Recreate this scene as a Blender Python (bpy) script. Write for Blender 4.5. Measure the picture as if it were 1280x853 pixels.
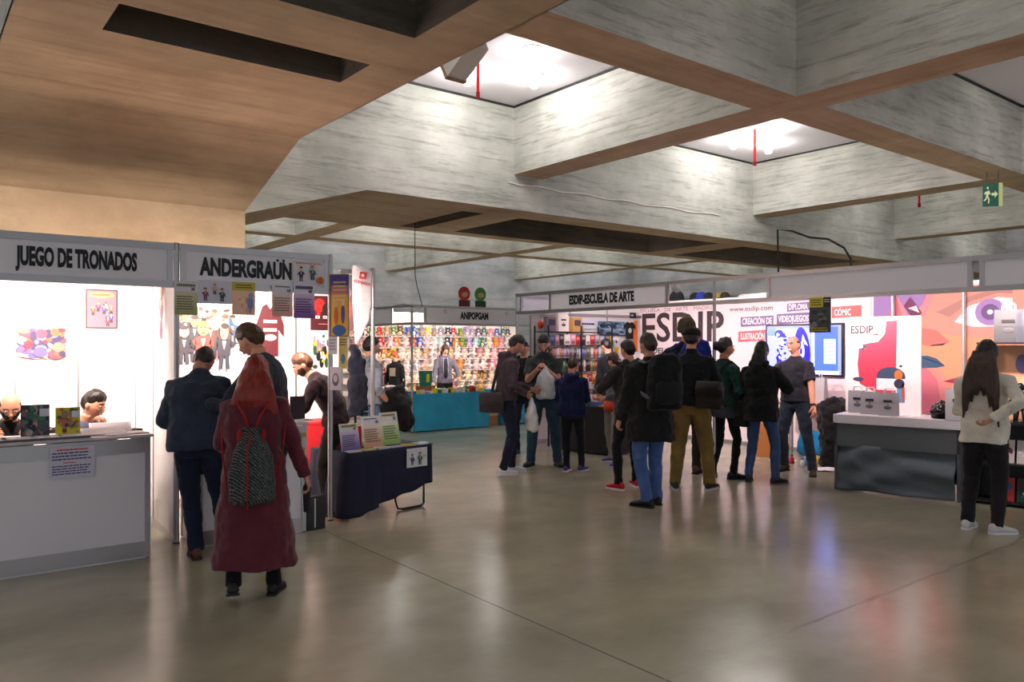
import bpy, bmesh, math, random
import numpy as np
from mathutils import Vector, Matrix, Euler, noise
for o in list(bpy.data.objects): bpy.data.objects.remove(o)
S = bpy.context.scene; COL = S.collection
R = math.radians; PI = math.pi
random.seed(7)
# ---- camera: the building grid is the world grid (x, y), the camera looks across it at 52 degrees
FPX = 985.0; HZ = 432.0; CAMH = 1.65; ANG = R(52)
cam = bpy.data.cameras.new('camera'); camo = bpy.data.objects.new('camera', cam); COL.objects.link(camo)
camo.location = (0, 0, CAMH); camo.rotation_euler = (R(90), 0, ANG - R(90))
cam.sensor_width = 36; cam.lens = FPX / 1280 * 36; cam.shift_y = (HZ - 426.5) / 1280; cam.clip_end = 200
S.camera = camo
CF = (math.cos(ANG), math.sin(ANG)); CR = (math.sin(ANG), -math.cos(ANG))
def WP(px, D, z=0):                    # photo column + distance -> world
    l = (px - 640) / FPX * D
    return Vector((CF[0]*D + CR[0]*l, CF[1]*D + CR[1]*l, z))
def GP(px, py, z=0):                   # point of the horizontal plane z
    D = (CAMH - z) * FPX / (py - HZ); return WP(px, D, z)
def onU(px, u):                        # plane x = u  -> (y, distance)
    r = (px - 640) / FPX; D = u / (CF[0] + CR[0]*r); return (CF[1] + CR[1]*r) * D, D
def onV(px, v):                        # plane y = v  -> (x, distance)
    r = (px - 640) / FPX; D = v / (CF[1] + CR[1]*r); return (CF[0] + CR[0]*r) * D, D
def zat(py, D): return CAMH + (HZ - py) / FPX * D
# ---- world, exposure, lights
S.view_settings.view_transform = 'Standard'; S.view_settings.look = 'None'
S.view_settings.exposure = EXPO = 0.2; S.view_settings.gamma = 1; S.view_settings.use_curve_mapping = False
w = bpy.data.worlds.new('world'); S.world = w; w.use_nodes = True
w.node_tree.nodes['Background'].inputs[0].default_value = (0.86, 0.92, 1.0, 1)
w.node_tree.nodes['Background'].inputs[1].default_value = 0.62
LAMP_E = 155; SPOT_W = 46
def area(name, loc, rot, power, size, color=(1, 1, 1), size_y=None, parent=None, spread=None):
    l = bpy.data.lights.new(name, 'AREA'); l.energy = power; l.size = size; l.color = color
    if size_y: l.shape = 'RECTANGLE'; l.size_y = size_y
    else: l.shape = 'DISK'
    if spread: l.spread = spread
    o = bpy.data.objects.new(name, l); COL.objects.link(o); o.location = loc; o.rotation_euler = rot
    if parent: o.parent = parent
    return o
# ---- materials
def lin(c):
    if isinstance(c, str): c = tuple(int(c[i:i+2], 16) / 255 for i in (0, 2, 4))
    return tuple((x / 12.92 if x <= .04045 else ((x + .055) / 1.055) ** 2.4) for x in c)
MATS = {}
def M(name, c=(.5, .5, .5), rough=.6, metal=0, spec=.5, var=0, vscale=8, bump=0, bscale=60, emit=0, attr=False, stretch=None, trans=0, alpha=1, sheen=0, wave=None):
    if name in MATS: return MATS[name]
    m = bpy.data.materials.new(name); m.use_nodes = True; MATS[name] = m
    N = m.node_tree.nodes; L = m.node_tree.links; b = N['Principled BSDF']
    col = lin(c); b.inputs['Base Color'].default_value = (*col, 1); b.inputs['Roughness'].default_value = rough
    b.inputs['Metallic'].default_value = metal; b.inputs['Specular IOR Level'].default_value = spec
    if sheen: b.inputs['Sheen Weight'].default_value = sheen
    if trans: b.inputs['Transmission Weight'].default_value = trans
    if alpha < 1: b.inputs['Alpha'].default_value = alpha
    src = None
    if attr:
        a = N.new('ShaderNodeAttribute'); a.attribute_name = 'Col'; src = a.outputs['Color']; L.new(src, b.inputs['Base Color'])
    if var or bump:
        g = N.new('ShaderNodeTexCoord'); mp = N.new('ShaderNodeMapping'); L.new(g.outputs['Object'], mp.inputs[0])
        if stretch: mp.inputs['Scale'].default_value = stretch
    if var:
        n = N.new('ShaderNodeTexNoise'); n.inputs['Scale'].default_value = vscale; n.inputs['Detail'].default_value = 5; L.new(mp.outputs[0], n.inputs[0])
        mr = N.new('ShaderNodeMapRange'); mr.inputs[1].default_value = .25; mr.inputs[2].default_value = .75
        mr.inputs[3].default_value = 1 - var; mr.inputs[4].default_value = 1 + var; L.new(n.outputs[0], mr.inputs[0])
        mx = N.new('ShaderNodeVectorMath'); mx.operation = 'SCALE'; L.new(mr.outputs[0], mx.inputs['Scale'])
        if src: L.new(src, mx.inputs[0])
        else: mx.inputs[0].default_value = col
        L.new(mx.outputs[0], b.inputs['Base Color'])
    if bump:
        n2 = N.new('ShaderNodeTexNoise'); n2.inputs['Scale'].default_value = bscale; n2.inputs['Detail'].default_value = 4; L.new(mp.outputs[0], n2.inputs[0])
        bp = N.new('ShaderNodeBump'); bp.inputs['Strength'].default_value = bump; bp.inputs['Distance'].default_value = .01; L.new(n2.outputs[0], bp.inputs['Height']); L.new(bp.outputs[0], b.inputs['Normal'])
    if emit:
        b.inputs['Emission Strength'].default_value = emit
        if src: L.new(src, b.inputs['Emission Color'])
        else: b.inputs['Emission Color'].default_value = (*col, 1)
    return m
def concrete(name, ca, cb, cc, sc, boards):
    m = bpy.data.materials.new(name); m.use_nodes = True; MATS[name] = m
    N = m.node_tree.nodes; L = m.node_tree.links; b = N['Principled BSDF']; b.inputs['Roughness'].default_value = .85; b.inputs['Specular IOR Level'].default_value = .25
    g = N.new('ShaderNodeNewGeometry')
    def noi(scale, s3, det=6, rough=.6):
        mp = N.new('ShaderNodeMapping'); mp.inputs['Scale'].default_value = s3; L.new(g.outputs['Position'], mp.inputs[0])
        n = N.new('ShaderNodeTexNoise'); n.inputs['Scale'].default_value = scale; n.inputs['Detail'].default_value = det; n.inputs['Roughness'].default_value = rough; L.new(mp.outputs[0], n.inputs[0]); return n
    def ramp(src, p0, p1, c0, c1):
        r = N.new('ShaderNodeValToRGB'); r.color_ramp.elements[0].position = p0; r.color_ramp.elements[1].position = p1
        r.color_ramp.elements[0].color = (*c0, 1); r.color_ramp.elements[1].color = (*c1, 1); L.new(src, r.inputs[0]); return r
    def mix(a, bb, fac, mode='MIX', f=1):
        x = N.new('ShaderNodeMix'); x.data_type = 'RGBA'; x.blend_type = mode; x.inputs[0].default_value = f
        if fac is not None: L.new(fac, x.inputs[0])
        L.new(a, x.inputs[6]); L.new(bb, x.inputs[7]); return x.outputs[2]
    n1 = noi(.55, (1, 1, 1.3), 4, .5); n2 = noi(1.0, sc, 10, .72); n3 = noi(1.7, (1, 1, 1), 12, .72); n4 = noi(.5, boards, 2, .4)
    r1 = ramp(n1.outputs[0], .38, .62, lin(ca), lin(cb)); r2 = ramp(n2.outputs[0], .50, .72, (1, 1, 1), lin(cc))
    r3 = ramp(n3.outputs[0], .3, .7, (.68, .68, .68), (1, 1, 1)); r4 = ramp(n4.outputs[0], .35, .65, (.87, .87, .87), (1, 1, 1))
    c = mix(r1.outputs[0], r2.outputs[0], None, 'MULTIPLY', .85); c = mix(c, r3.outputs[0], None, 'MULTIPLY', .8); c = mix(c, r4.outputs[0], None, 'MULTIPLY', .9)
    L.new(c, b.inputs['Base Color'])
    bp = N.new('ShaderNodeBump'); bp.inputs['Strength'].default_value = .35; bp.inputs['Distance'].default_value = .02; L.new(n2.outputs[0], bp.inputs['Height']); L.new(bp.outputs[0], b.inputs['Normal'])
    return m
M_SIDE = concrete('board_marked_concrete', (.72, .725, .69), (.87, .87, .84), (.62, .61, .56), (1.2, 1.2, 15), (.15, .15, 9))
M_SOFF = concrete('soffit_concrete_boards_x', (.74, .645, .53), (.80, .715, .60), (.86, .82, .77), (.45, 6, 1), (.12, 9, .2))  # brown mixes board stain with warm stand light put into the colour
M_SOFFY = concrete('soffit_concrete_boards_y', (.74, .645, .53), (.80, .715, .60), (.86, .82, .77), (6, .45, 1), (9, .12, .2))  # same brown, part board stain, part painted warm light
M_WALLC = concrete('cool_concrete_wall', (.74, .76, .78), (.84, .85, .86), (.80, .80, .80), (.4, .4, 3), (.15, .15, 7))
def floor_mat():
    m = bpy.data.materials.new('polished_concrete_floor'); m.use_nodes = True
    N = m.node_tree.nodes; L = m.node_tree.links; b = N['Principled BSDF']
    g = N.new('ShaderNodeNewGeometry')
    def noi(s, d, r=.6, sc=(1, 1, 1)):
        mp = N.new('ShaderNodeMapping'); mp.inputs['Scale'].default_value = sc; L.new(g.outputs['Position'], mp.inputs[0])
        n = N.new('ShaderNodeTexNoise'); n.inputs['Scale'].default_value = s; n.inputs['Detail'].default_value = d; n.inputs['Roughness'].default_value = r; L.new(mp.outputs[0], n.inputs[0]); return n
    a = noi(.45, 6, .62); c = noi(1.1, 10, .62, (1, 1.5, 1)); d = noi(14, 4)
    r = N.new('ShaderNodeValToRGB'); r.color_ramp.elements[0].position = .33; r.color_ramp.elements[1].position = .68
    r.color_ramp.elements[0].color = (*lin((.64, .625, .53)), 1); r.color_ramp.elements[1].color = (*lin((.74, .71, .61)), 1); L.new(a.outputs[0], r.inputs[0])
    r2 = N.new('ShaderNodeValToRGB'); r2.color_ramp.elements[0].position = .35; r2.color_ramp.elements[1].position = .65
    r2.color_ramp.elements[0].color = (.78, .78, .78, 1); r2.color_ramp.elements[1].color = (1, 1, 1, 1); L.new(c.outputs[0], r2.inputs[0])
    x = N.new('ShaderNodeMix'); x.data_type = 'RGBA'; x.blend_type = 'MULTIPLY'; x.inputs[0].default_value = 1; L.new(r.outputs[0], x.inputs[6]); L.new(r2.outputs[0], x.inputs[7]); L.new(x.outputs[2], b.inputs['Base Color'])
    mr = N.new('ShaderNodeMapRange'); mr.inputs[1].default_value = .2; mr.inputs[2].default_value = .8; mr.inputs[3].default_value = .19; mr.inputs[4].default_value = .258; L.new(c.outputs[0], mr.inputs[0]); L.new(mr.outputs[0], b.inputs['Roughness'])
    b.inputs['Specular IOR Level'].default_value = .6
    bp = N.new('ShaderNodeBump'); bp.inputs['Strength'].default_value = .0; bp.inputs['Distance'].default_value = .01; L.new(d.outputs[0], bp.inputs['Height']); L.new(bp.outputs[0], b.inputs['Normal'])
    return m
M_FLOOR = floor_mat()
PRINT = M('printed_paper', (1, 1, 1), .55, attr=True)
GLOSS = M('printed_gloss', (1, 1, 1), .3, attr=True)
CLOTH = M('coloured_cloth', (1, 1, 1), .9, attr=True, var=.12, vscale=20, bump=.3, bscale=120)
PLUSH = M('plush_pile', (1, 1, 1), .95, attr=True, var=.1, vscale=40, bump=.5, bscale=160, sheen=.3)
PLAST = M('coloured_plastic', (1, 1, 1), .35, attr=True)
ALU = M('anodised_aluminium', (.72, .71, .72), .38, .85)
WHITE = M('white_laminate', (.93, .91, .91), .45)
GREYP = M('pale_grey_panel', (.93, .92, .95), .45)
BLACKV = M('black_vinyl', (.03, .03, .05), .5)
# ---- mesh builder
class MB:
    def __init__(s): s.v = []; s.f = []; s.c = []; s.m = []
    def add(s, vs, fs, c=(1, 1, 1), m=0):
        n = len(s.v); s.v += [tuple(v) for v in vs]
        for f in fs: s.f.append([i + n for i in f]); s.c.append(c); s.m.append(m)
        return s
    def box(s, x0, x1, y0, y1, z0, z1, c=(1, 1, 1), m=0, mbot=None):
        vs = [(x, y, z) for z in (z0, z1) for y in (y0, y1) for x in (x0, x1)]
        s.add(vs, [(0, 1, 5, 4), (1, 3, 7, 5), (3, 2, 6, 7), (2, 0, 4, 6), (4, 5, 7, 6)], c, m)
        n = len(s.v) - 8; s.f.append([n, n+2, n+3, n+1]); s.c.append(c); s.m.append(m if mbot is None else mbot); return s
    def obox(s, c0, half, rot, c=(1, 1, 1), m=0):
        q = rot if isinstance(rot, Matrix) else Euler(rot).to_matrix(); c0 = Vector(c0)
        vs = [c0 + q @ Vector((x*half[0], y*half[1], z*half[2])) for z in (-1, 1) for y in (-1, 1) for x in (-1, 1)]
        return s.add(vs, [(0, 1, 5, 4), (1, 3, 7, 5), (3, 2, 6, 7), (2, 0, 4, 6), (4, 5, 7, 6), (0, 2, 3, 1)], c, m)
    def loft(s, rings, c=(1, 1, 1), m=0, cap=True, closed=True):
        n = len(rings[0]); vs = [v for r in rings for v in r]; fs = []
        for i in range(len(rings) - 1):
            for j in range(n if closed else n - 1):
                k = (j + 1) % n; fs.append((i*n+j, i*n+k, (i+1)*n+k, (i+1)*n+j))
        if cap and closed: fs.append(tuple(range(n))[::-1]); fs.append(tuple((len(rings)-1)*n + j for j in range(n)))
        return s.add(vs, fs, c, m)
    def tube(s, pts, r, n=10, c=(1, 1, 1), m=0, cap=True):
        pts = [Vector(p) for p in pts]; rs = r if isinstance(r, (list, tuple)) else [r] * len(pts); rings = []
        ref = None
        for i, p in enumerate(pts):
            t = (pts[min(i+1, len(pts)-1)] - pts[max(i-1, 0)]).normalized()
            if ref is None or abs(ref.dot(t)) > .98: ref = Vector((0, 0, 1)) if abs(t.z) < .9 else Vector((1, 0, 0))
            a = t.cross(ref).normalized(); b = t.cross(a).normalized(); ref = -b if ref.dot(b) < 0 else b
            ra, rb = rs[i] if isinstance(rs[i], tuple) else (rs[i], rs[i])
            rings.append([p + a*math.cos(2*PI*j/n)*ra + b*math.sin(2*PI*j/n)*rb for j in range(n)])
        return s.loft(rings, c, m, cap)
    def ball(s, c0, rad, nu=12, nv=8, c=(1, 1, 1), m=0, rot=None):
        rad = rad if isinstance(rad, (tuple, list)) else (rad,) * 3; c0 = Vector(c0); rings = []
        q = Euler(rot).to_matrix() if rot else None
        for i in range(nv + 1):
            t = PI * (i + .02 * (i == 0) - .02 * (i == nv)) / nv; ring = []
            for j in range(nu):
                p = Vector((rad[0]*math.sin(t)*math.cos(2*PI*j/nu), rad[1]*math.sin(t)*math.sin(2*PI*j/nu), -rad[2]*math.cos(t)))
                ring.append(c0 + (q @ p if q else p))
            rings.append(ring)
        return s.loft(rings, c, m)
    def lathe(s, prof, n=16, c=(1, 1, 1), m=0, at=(0, 0, 0)):
        return s.loft([[(at[0]+r*math.cos(2*PI*j/n), at[1]+r*math.sin(2*PI*j/n), at[2]+z) for j in range(n)] for r, z in prof], c, m)
    def poly(s, pts, c=(1, 1, 1), m=0):  return s.add(pts, [tuple(range(len(pts)))], c, m)
    def prism(s, pts2, f0, f1, c=(1, 1, 1), m=0):   # f0,f1 map a 2D point to the two end faces
        return s.loft([[f0(p) for p in pts2], [f1(p) for p in pts2]], c, m)
    def mesh(s, name, mats, smooth=False):
        me = bpy.data.meshes.new(name); me.from_pydata(s.v, [], s.f)
        for mm in (mats if isinstance(mats, (list, tuple)) else [mats]): me.materials.append(mm)
        me.polygons.foreach_set('material_index', s.m)
        if smooth: me.polygons.foreach_set('use_smooth', [True] * len(s.f))
        a = me.color_attributes.new('Col', 'FLOAT_COLOR', 'CORNER'); arr = []
        for f, c in zip(s.f, s.c):
            l = lin(c); arr += [*l, 1.0] * len(f)
        a.data.foreach_set('color', arr); me.update(); return me
    def build(s, name, mats=None, parent=None, smooth=False, loc=None, rz=None, bevel=0):
        o = bpy.data.objects.new(name, s.mesh(name, mats or PRINT, smooth)); COL.objects.link(o)
        if parent: o.parent = parent
        if loc is not None: o.location = loc
        if rz is not None: o.rotation_euler = (0, 0, rz)
        if bevel: b = o.modifiers.new('bevel', 'BEVEL'); b.width = bevel; b.segments = 2; b.limit_method = 'ANGLE'
        return o
def tag(o, label, cat, group=None, kind=None):
    if label: o['label'] = label
    if cat: o['category'] = cat
    if group: o['group'] = group
    if kind: o['kind'] = kind
    return o
def thing(name, label, cat, loc=(0, 0, 0), rz=0, group=None):
    o = bpy.data.objects.new(name, None); COL.objects.link(o); o.location = loc; o.rotation_euler = (0, 0, rz); o.empty_display_size = .1
    return tag(o, label, cat, group)
def struct(o): o['kind'] = 'structure'; return o
def copy_tree(o, parent=None):
    c = o.copy(); COL.objects.link(c)
    if parent: c.parent = parent
    for ch in [x for x in o.children]: copy_tree(ch, c)
    return c
def text(body, size, mat, parent=None, loc=(0, 0, 0), rot=(R(90), 0, 0), xs=1.0, bold=0, ext=.002, align='CENTER', name='lettering', shear=0):
    cu = bpy.data.curves.new(name, 'FONT'); cu.body = body; cu.size = size; cu.align_x = align; cu.align_y = 'CENTER'; cu.extrude = ext; cu.offset = bold; cu.resolution_u = 3; cu.shear = shear
    o = bpy.data.objects.new('tmp', cu); COL.objects.link(o); bpy.context.view_layer.update()
    me = bpy.data.meshes.new_from_object(o.evaluated_get(bpy.context.evaluated_depsgraph_get())); bpy.data.objects.remove(o); bpy.data.curves.remove(cu)
    me.transform(Matrix.Diagonal((xs, 1, 1, 1))); me.name = name; me.materials.clear(); me.materials.append(mat)
    t = bpy.data.objects.new(name, me); COL.objects.link(t); t.location = loc; t.rotation_euler = rot
    if parent: t.parent = parent
    return t
# ================= the building =================
ZW = 3.93; ZS = 4.52; ZC = 5.66      # soffit of the wide beams, soffit of the narrow beams, white ceiling
U0, U1, V0, V1 = -14.0, 28.7, -9.0, 27.0
fl = MB(); fl.box(U0, U1, V0, V1, -.2, 0); struct(fl.build('floor', M_FLOOR))
JOINT = M('floor_joint', (.30, .28, .24), .6); JOINTF = M('faint_joint', (.50, .47, .40), .35)
for k, (a, b) in enumerate([((2.96, -8), (3.0, 6.55)), ((2.96+6.6, -8), (2.96+6.6, 9)), ((-8, 2.6), (20, 2.6)), ((-8, 9.6), (20, 9.6))]):
    j = MB(); d = (Vector((*b, 0)) - Vector((*a, 0))).normalized(); n = Vector((-d.y, d.x, 0)) * .006
    A, B = Vector((*a, .0006)), Vector((*b, .0006)); j.poly([A - n, A + n, B + n, B - n][::-1]); struct(j.build('trim_%d' % (k+1), JOINT if k < 1 else JOINTF))
# wide beams
def wide_y(name, u0, u1, holes, v0, v1):      # wide beam running along y with a flat soffit pierced by deep slots
    m = MB(); ys = sorted({v0, v1, *[h[2] for h in holes], *[h[3] for h in holes]}); xs = sorted({u0, u1, *[h[0] for h in holes], *[h[1] for h in holes]})
    grid(m, xs, ys, holes); m.box(u0, u0+.01, v0, v1, ZW, ZC, m=0); m.box(u1-.01, u1, v0, v1, ZW, ZC, m=0); return m
def grid(m, xs, ys, holes, soff=1):
    for i in range(len(xs)-1):
        for j in range(len(ys)-1):
            cx, cy = (xs[i]+xs[i+1])/2, (ys[j]+ys[j+1])/2
            if any(h[0] < cx < h[1] and h[2] < cy < h[3] for h in holes): continue
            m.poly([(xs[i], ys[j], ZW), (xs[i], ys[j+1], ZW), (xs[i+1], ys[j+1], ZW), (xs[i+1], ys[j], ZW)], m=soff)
    for h in holes:                           # slot walls and lid
        a, b, c, d = h; t = ZW + 1.3
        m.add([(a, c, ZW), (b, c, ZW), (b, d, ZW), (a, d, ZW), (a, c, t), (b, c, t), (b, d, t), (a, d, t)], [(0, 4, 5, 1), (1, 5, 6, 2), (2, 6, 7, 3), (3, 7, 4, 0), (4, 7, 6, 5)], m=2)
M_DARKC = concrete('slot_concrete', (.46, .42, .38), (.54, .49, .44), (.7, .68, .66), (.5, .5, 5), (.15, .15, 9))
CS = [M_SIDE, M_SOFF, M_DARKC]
WU0, WU1 = .6, 3.5; WV0, WV1 = 10.4, 13.55
holes = [(1.17, 3.03, 5.75, 6.3), (1.17, 3.03, 1.2, 5.05), (1.17, 3.03, -4, .6)]
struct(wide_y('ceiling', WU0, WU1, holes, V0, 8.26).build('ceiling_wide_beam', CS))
# haunch and column where the two wide beams meet
h = MB()
def prof(p, u): return (u, p[0], p[1])
pr = [(8.26, ZW), (10.0, 3.36), (10.0, 0), (13.6, 0), (13.6, 3.36), (13.6, ZC), (8.26, ZC)]
h.loft([[prof(p, WU0) for p in pr], [prof(p, WU1) for p in pr]], m=0)
h.m[0] = 1; h.m[1] = 1  # haunch and column face take the soffit brown, painted warm light included
struct(h.build('trim_5_column_head', CS)); 
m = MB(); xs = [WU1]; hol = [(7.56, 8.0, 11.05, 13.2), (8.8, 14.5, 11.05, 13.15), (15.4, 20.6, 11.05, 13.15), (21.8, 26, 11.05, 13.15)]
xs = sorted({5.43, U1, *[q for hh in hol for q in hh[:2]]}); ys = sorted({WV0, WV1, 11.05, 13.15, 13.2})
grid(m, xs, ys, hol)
m.poly([(5.43, WV0, ZW), (U1, WV0, ZW), (U1, WV0, ZC), (3.3, WV0, ZC), (3.3, WV0, 3.30), (3.5, WV0, 3.36)], m=0)
m.poly([(5.43, WV1, ZW), (U1, WV1, ZW), (U1, WV1, ZC), (3.3, WV1, ZC), (3.5, WV1, 3.36)][::-1], m=0)
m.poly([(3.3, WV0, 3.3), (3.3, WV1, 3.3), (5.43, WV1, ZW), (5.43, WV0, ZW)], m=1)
m.poly([(U0, WV0, 3.93), (WU0+.05, WV0, 3.93), (WU0+.05, WV0, ZC), (U0, WV0, ZC)], m=0)
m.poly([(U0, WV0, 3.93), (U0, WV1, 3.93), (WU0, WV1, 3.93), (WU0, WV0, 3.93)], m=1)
struct(m.build('ceiling_far_wide_beam', CS))
# narrow beams
nu = [(8.17, 8.8), (14.85, 15.45), (21.2, 21.8), (-6.6, -6.0)]; nv = [(5.14, 5.74), (-1.5, -.9), (19.6, 20.2)]
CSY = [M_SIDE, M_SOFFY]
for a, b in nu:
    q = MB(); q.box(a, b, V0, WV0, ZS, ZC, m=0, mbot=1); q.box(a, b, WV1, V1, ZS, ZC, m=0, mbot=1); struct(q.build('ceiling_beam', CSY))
for a, b in nv:
    segs = [(U0, -6.6), (-6.0, WU0), (WU1, 8.17), (8.8, 14.85), (15.45, 21.2), (21.8, U1)] if a < 10 else [(U0, -6.6), (-6, 8.17), (8.8, 14.85), (15.45, 21.2), (21.8, U1)]
    q = MB()
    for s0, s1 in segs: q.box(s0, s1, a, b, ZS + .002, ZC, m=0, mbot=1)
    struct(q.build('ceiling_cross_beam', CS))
CEILW = M('white_ceiling_panel', (.88, .86, .88), .6)
q = MB(); q.box(U0, U1, V0, V1, ZC, ZC + .1); struct(q.build('ceiling', CEILW))
# dark shadow-gap trims at the edge of the white panels
DK = M('dark_trim', (.1, .08, .08), .6)
q = MB(); zt = ZC - .03
us = sorted([e for p in nu for e in p] + [WU0, WU1]); 
for a, b in nu + [(WU0, WU1)]:
    for e, s in ((a, -1), (b, 1)): q.box(min(e, e+s*.03), max(e, e+s*.03), V0, V1, zt, ZC)
for a, b in nv + [(WV0, WV1)]:
    for e, s in ((a, -1), (b, 1)): q.box(U0, U1, min(e, e+s*.03), max(e, e+s*.03), zt, ZC)
struct(q.build('trim_ceiling_edge', DK))
q = MB(); q.box(U0, U1, V1, V1+.3, 0, ZC); struct(q.build('wall_far', M_WALLC))
q = MB(); q.box(U1, U1+.3, V0, V1, 0, ZC); struct(q.build('wall_right', M_WALLC))
# coffer lamps: short glass bulbs under a round base, clustered in every coffer
GLOW = M('lamp_glass', (1, .985, .97), .4, emit=LAMP_E)
cu = [(-6.0, WU0), (WU1, 8.17), (8.8, 14.85), (15.45, 21.2), (21.8, 27.9)]; cv = [(-9, -1.5), (-.9, 5.14), (5.74, WV0), (WV1, 19.6), (20.2, 26.9)]
ring = MB(); ring.lathe([(.0005, -.05), (.05, -.05), (.06, -.03), (.13, -.02), (.15, 0), (.0005, 0)], 24)
gl = MB(); gl.lathe([(.0005, -.20), (.045, -.19), (.07, -.15), (.07, -.10), (.045, -.052), (.0005, -.052)], 16)
GLOWN = M('lamp_glass_dim', (1, .985, .97), .4, emit=LAMP_E*.55)
gmn = gl.mesh('bulb', GLOWN, True)
rme = ring.mesh('lamp_base', WHITE, True); gme = gl.mesh('bulb', GLOW, True)
special = {(1, 2): [(6.75, 8.2), (7.45, 9.0), (6.6, 9.5), (4.8, 7.6)], (2, 2): [(12.8, 9.4), (13.65, 9.2), (12.7, 8.5), (10.4, 7.5)]}
where = {(1, 2): 'central coffer', (2, 2): 'coffer right of centre', (2, 1): 'coffer at the upper right edge', (1, 1): 'near coffer overhead', (3, 2): 'far right coffer'}
spec_l = {(1, 2): ['nearest the cross beam', 'in the middle beside the red strap', 'at the far edge', 'by the wide beam'], (2, 2): ['at the far wall', 'in the far corner', 'nearest the crossing of the beams', 'at the left']}
for i, (a, b) in enumerate(cu):
    for j, (c, d) in enumerate(cv):
        if i == 0 and j > 2: continue
        pts = special.get((i, j)) or ([(a+(b-a)*.3, c+(d-c)*.3), (a+(b-a)*.7, c+(d-c)*.7)] if j < 3 else [(a+(b-a)*p, c+(d-c)*q) for p in (.25, .75) for q in (.25, .75)])
        for n_, (x, y) in enumerate(pts):
            t = thing('ceiling_lamp', 'glowing bulb lamp in the %s, %s' % (where[(i, j)], spec_l[(i, j)][n_]) if (i, j) in spec_l else 'glowing bulb lamp %s in coffer %s, %s' % (['one', 'two', 'three', 'four'][n_], ['left of the wide beam', 'right of the wide beam', 'third to the right', 'fourth to the right', 'farthest right'][i], ['behind the viewer', 'nearest overhead', 'of the second row', 'beyond the far wide beam', 'at the far wall'][j]), 'ceiling light', (x, y, ZC), 0, 'bulb lamps in the coffers')
            for nm, me in (('lamp_base', rme), ('bulb', gmn if j <= 1 else gme)):
                o = bpy.data.objects.new(nm, me); COL.objects.link(o); o.parent = t
# ================= people: continuous remeshed bodies, clothes as children =================
def remesh(mb, voxel, mats, name, parent, smooth_it=2, amp=0, fq=5, extra=None, ystretch=1.0):
    me = mb.mesh('tmp', mats); o = bpy.data.objects.new('tmp', me); COL.objects.link(o)
    r = o.modifiers.new('r', 'REMESH'); r.mode = 'VOXEL'; r.voxel_size = voxel; r.use_smooth_shade = True
    if smooth_it: s = o.modifiers.new('s', 'SMOOTH'); s.iterations = smooth_it; s.factor = .5
    dg = bpy.context.evaluated_depsgraph_get(); me2 = bpy.data.meshes.new_from_object(o.evaluated_get(dg)); bpy.data.objects.remove(o); bpy.data.meshes.remove(me)
    me2.materials.clear()
    for mm in (mats if isinstance(mats, (list, tuple)) else [mats]): me2.materials.append(mm)
    if amp:
        n = len(me2.vertices); co = np.empty(n*3, 'f'); me2.vertices.foreach_get('co', co); co = co.reshape(-1, 3); no = np.empty(n*3, 'f'); me2.vertices.foreach_get('normal', no); no = no.reshape(-1, 3)
        sd = random.random() * 50
        d = np.array([noise.noise((p[0]*fq+sd, p[1]*fq, p[2]*fq*ystretch)) + .5*noise.noise((p[0]*fq*2.3, p[1]*fq*2.3+sd, p[2]*fq*2.3*ystretch)) for p in co])
        co += no * d[:, None] * amp; me2.vertices.foreach_set('co', co.ravel())
    if extra:                                   # fingers etc.: islands of the same mesh
        b = bmesh.new(); b.from_mesh(me2); t = extra.mesh('t', mats, True); b.from_mesh(t); b.to_mesh(me2); b.free(); bpy.data.meshes.remove(t)
    if 'Col' in me2.color_attributes: pass
    me2.polygons.foreach_set('use_smooth', [True]*len(me2.polygons)); me2.update(); me2.name = name
    q = bpy.data.objects.new(name, me2); COL.objects.link(q); q.parent = parent; return q
def skinmat(c): return M('skin_%02x%02x%02x' % tuple(int(x*255) for x in c), c, .55, var=.05, vscale=6)
def fab(c, kind='f', rough=.9, name=None):
    return M(name or 'cloth_%02x%02x%02x' % tuple(int(x*255) for x in c), c, rough, var=.22, vscale=7, bump=1.0, bscale=16, sheen=.1, spec=.25)
def ik(a, b, l1, l2, hint):
    d = b - a; L = min(d.length, (l1 + l2) * .999); dn = d.normalized(); b = a + dn * L
    x = (l1*l1 - l2*l2 + L*L) / (2*L); h = math.sqrt(max(0, l1*l1 - x*x)); hp = hint - dn * hint.dot(dn)
    return a + dn*x + hp.normalized()*h, b
def ringe(c, right, fwd, a, b, n=18, p=2.3, bf=None):
    out = []
    for j in range(n):
        t = 2*PI*j/n; cs, sn = math.cos(t), math.sin(t)
        bb = b if sn < 0 or bf is None else bf
        out.append(c + right*(a*math.copysign(abs(cs)**(2/p), cs)) + fwd*(bb*math.copysign(abs(sn)**(2/p), sn)))
    return out
def head_r(d, off=0.0):      # d unit direction -> point of the head surface (head about .235 tall)
    x, y, z = d; X, Y, Z = .075*x, .097*y, .118*z
    if z < 0:
        t = -z; X *= 1 - .38*t**1.6
        if y > 0: Y = Y*(1 - .10*t) + .016*t*(1-t)*1.5
        else: Y *= 1 - .35*t
    if y > 0: Y *= .96
    e = math.exp(-((abs(X)-.031)**2 + (Z-.008)**2)/.0003)
    if y > .3: Y -= .007*e; 
    if y > .3: Y += .005*math.exp(-((Z-.030)**2)/.00012)*(abs(X) < .05) + .004*math.exp(-((Z+.105)**2+X*X)/.0006)
    return Vector((X, Y, Z)) * (1 + off/.1)
def dirs(nu=28, nv=20):
    for i in range(nv+1):
        t = PI*(i + .03*(i == 0) - .03*(i == nv))/nv
        yield [Vector((math.sin(t)*math.cos(2*PI*j/nu), math.sin(t)*math.sin(2*PI*j/nu), -math.cos(t))) for j in range(nu)]
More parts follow.
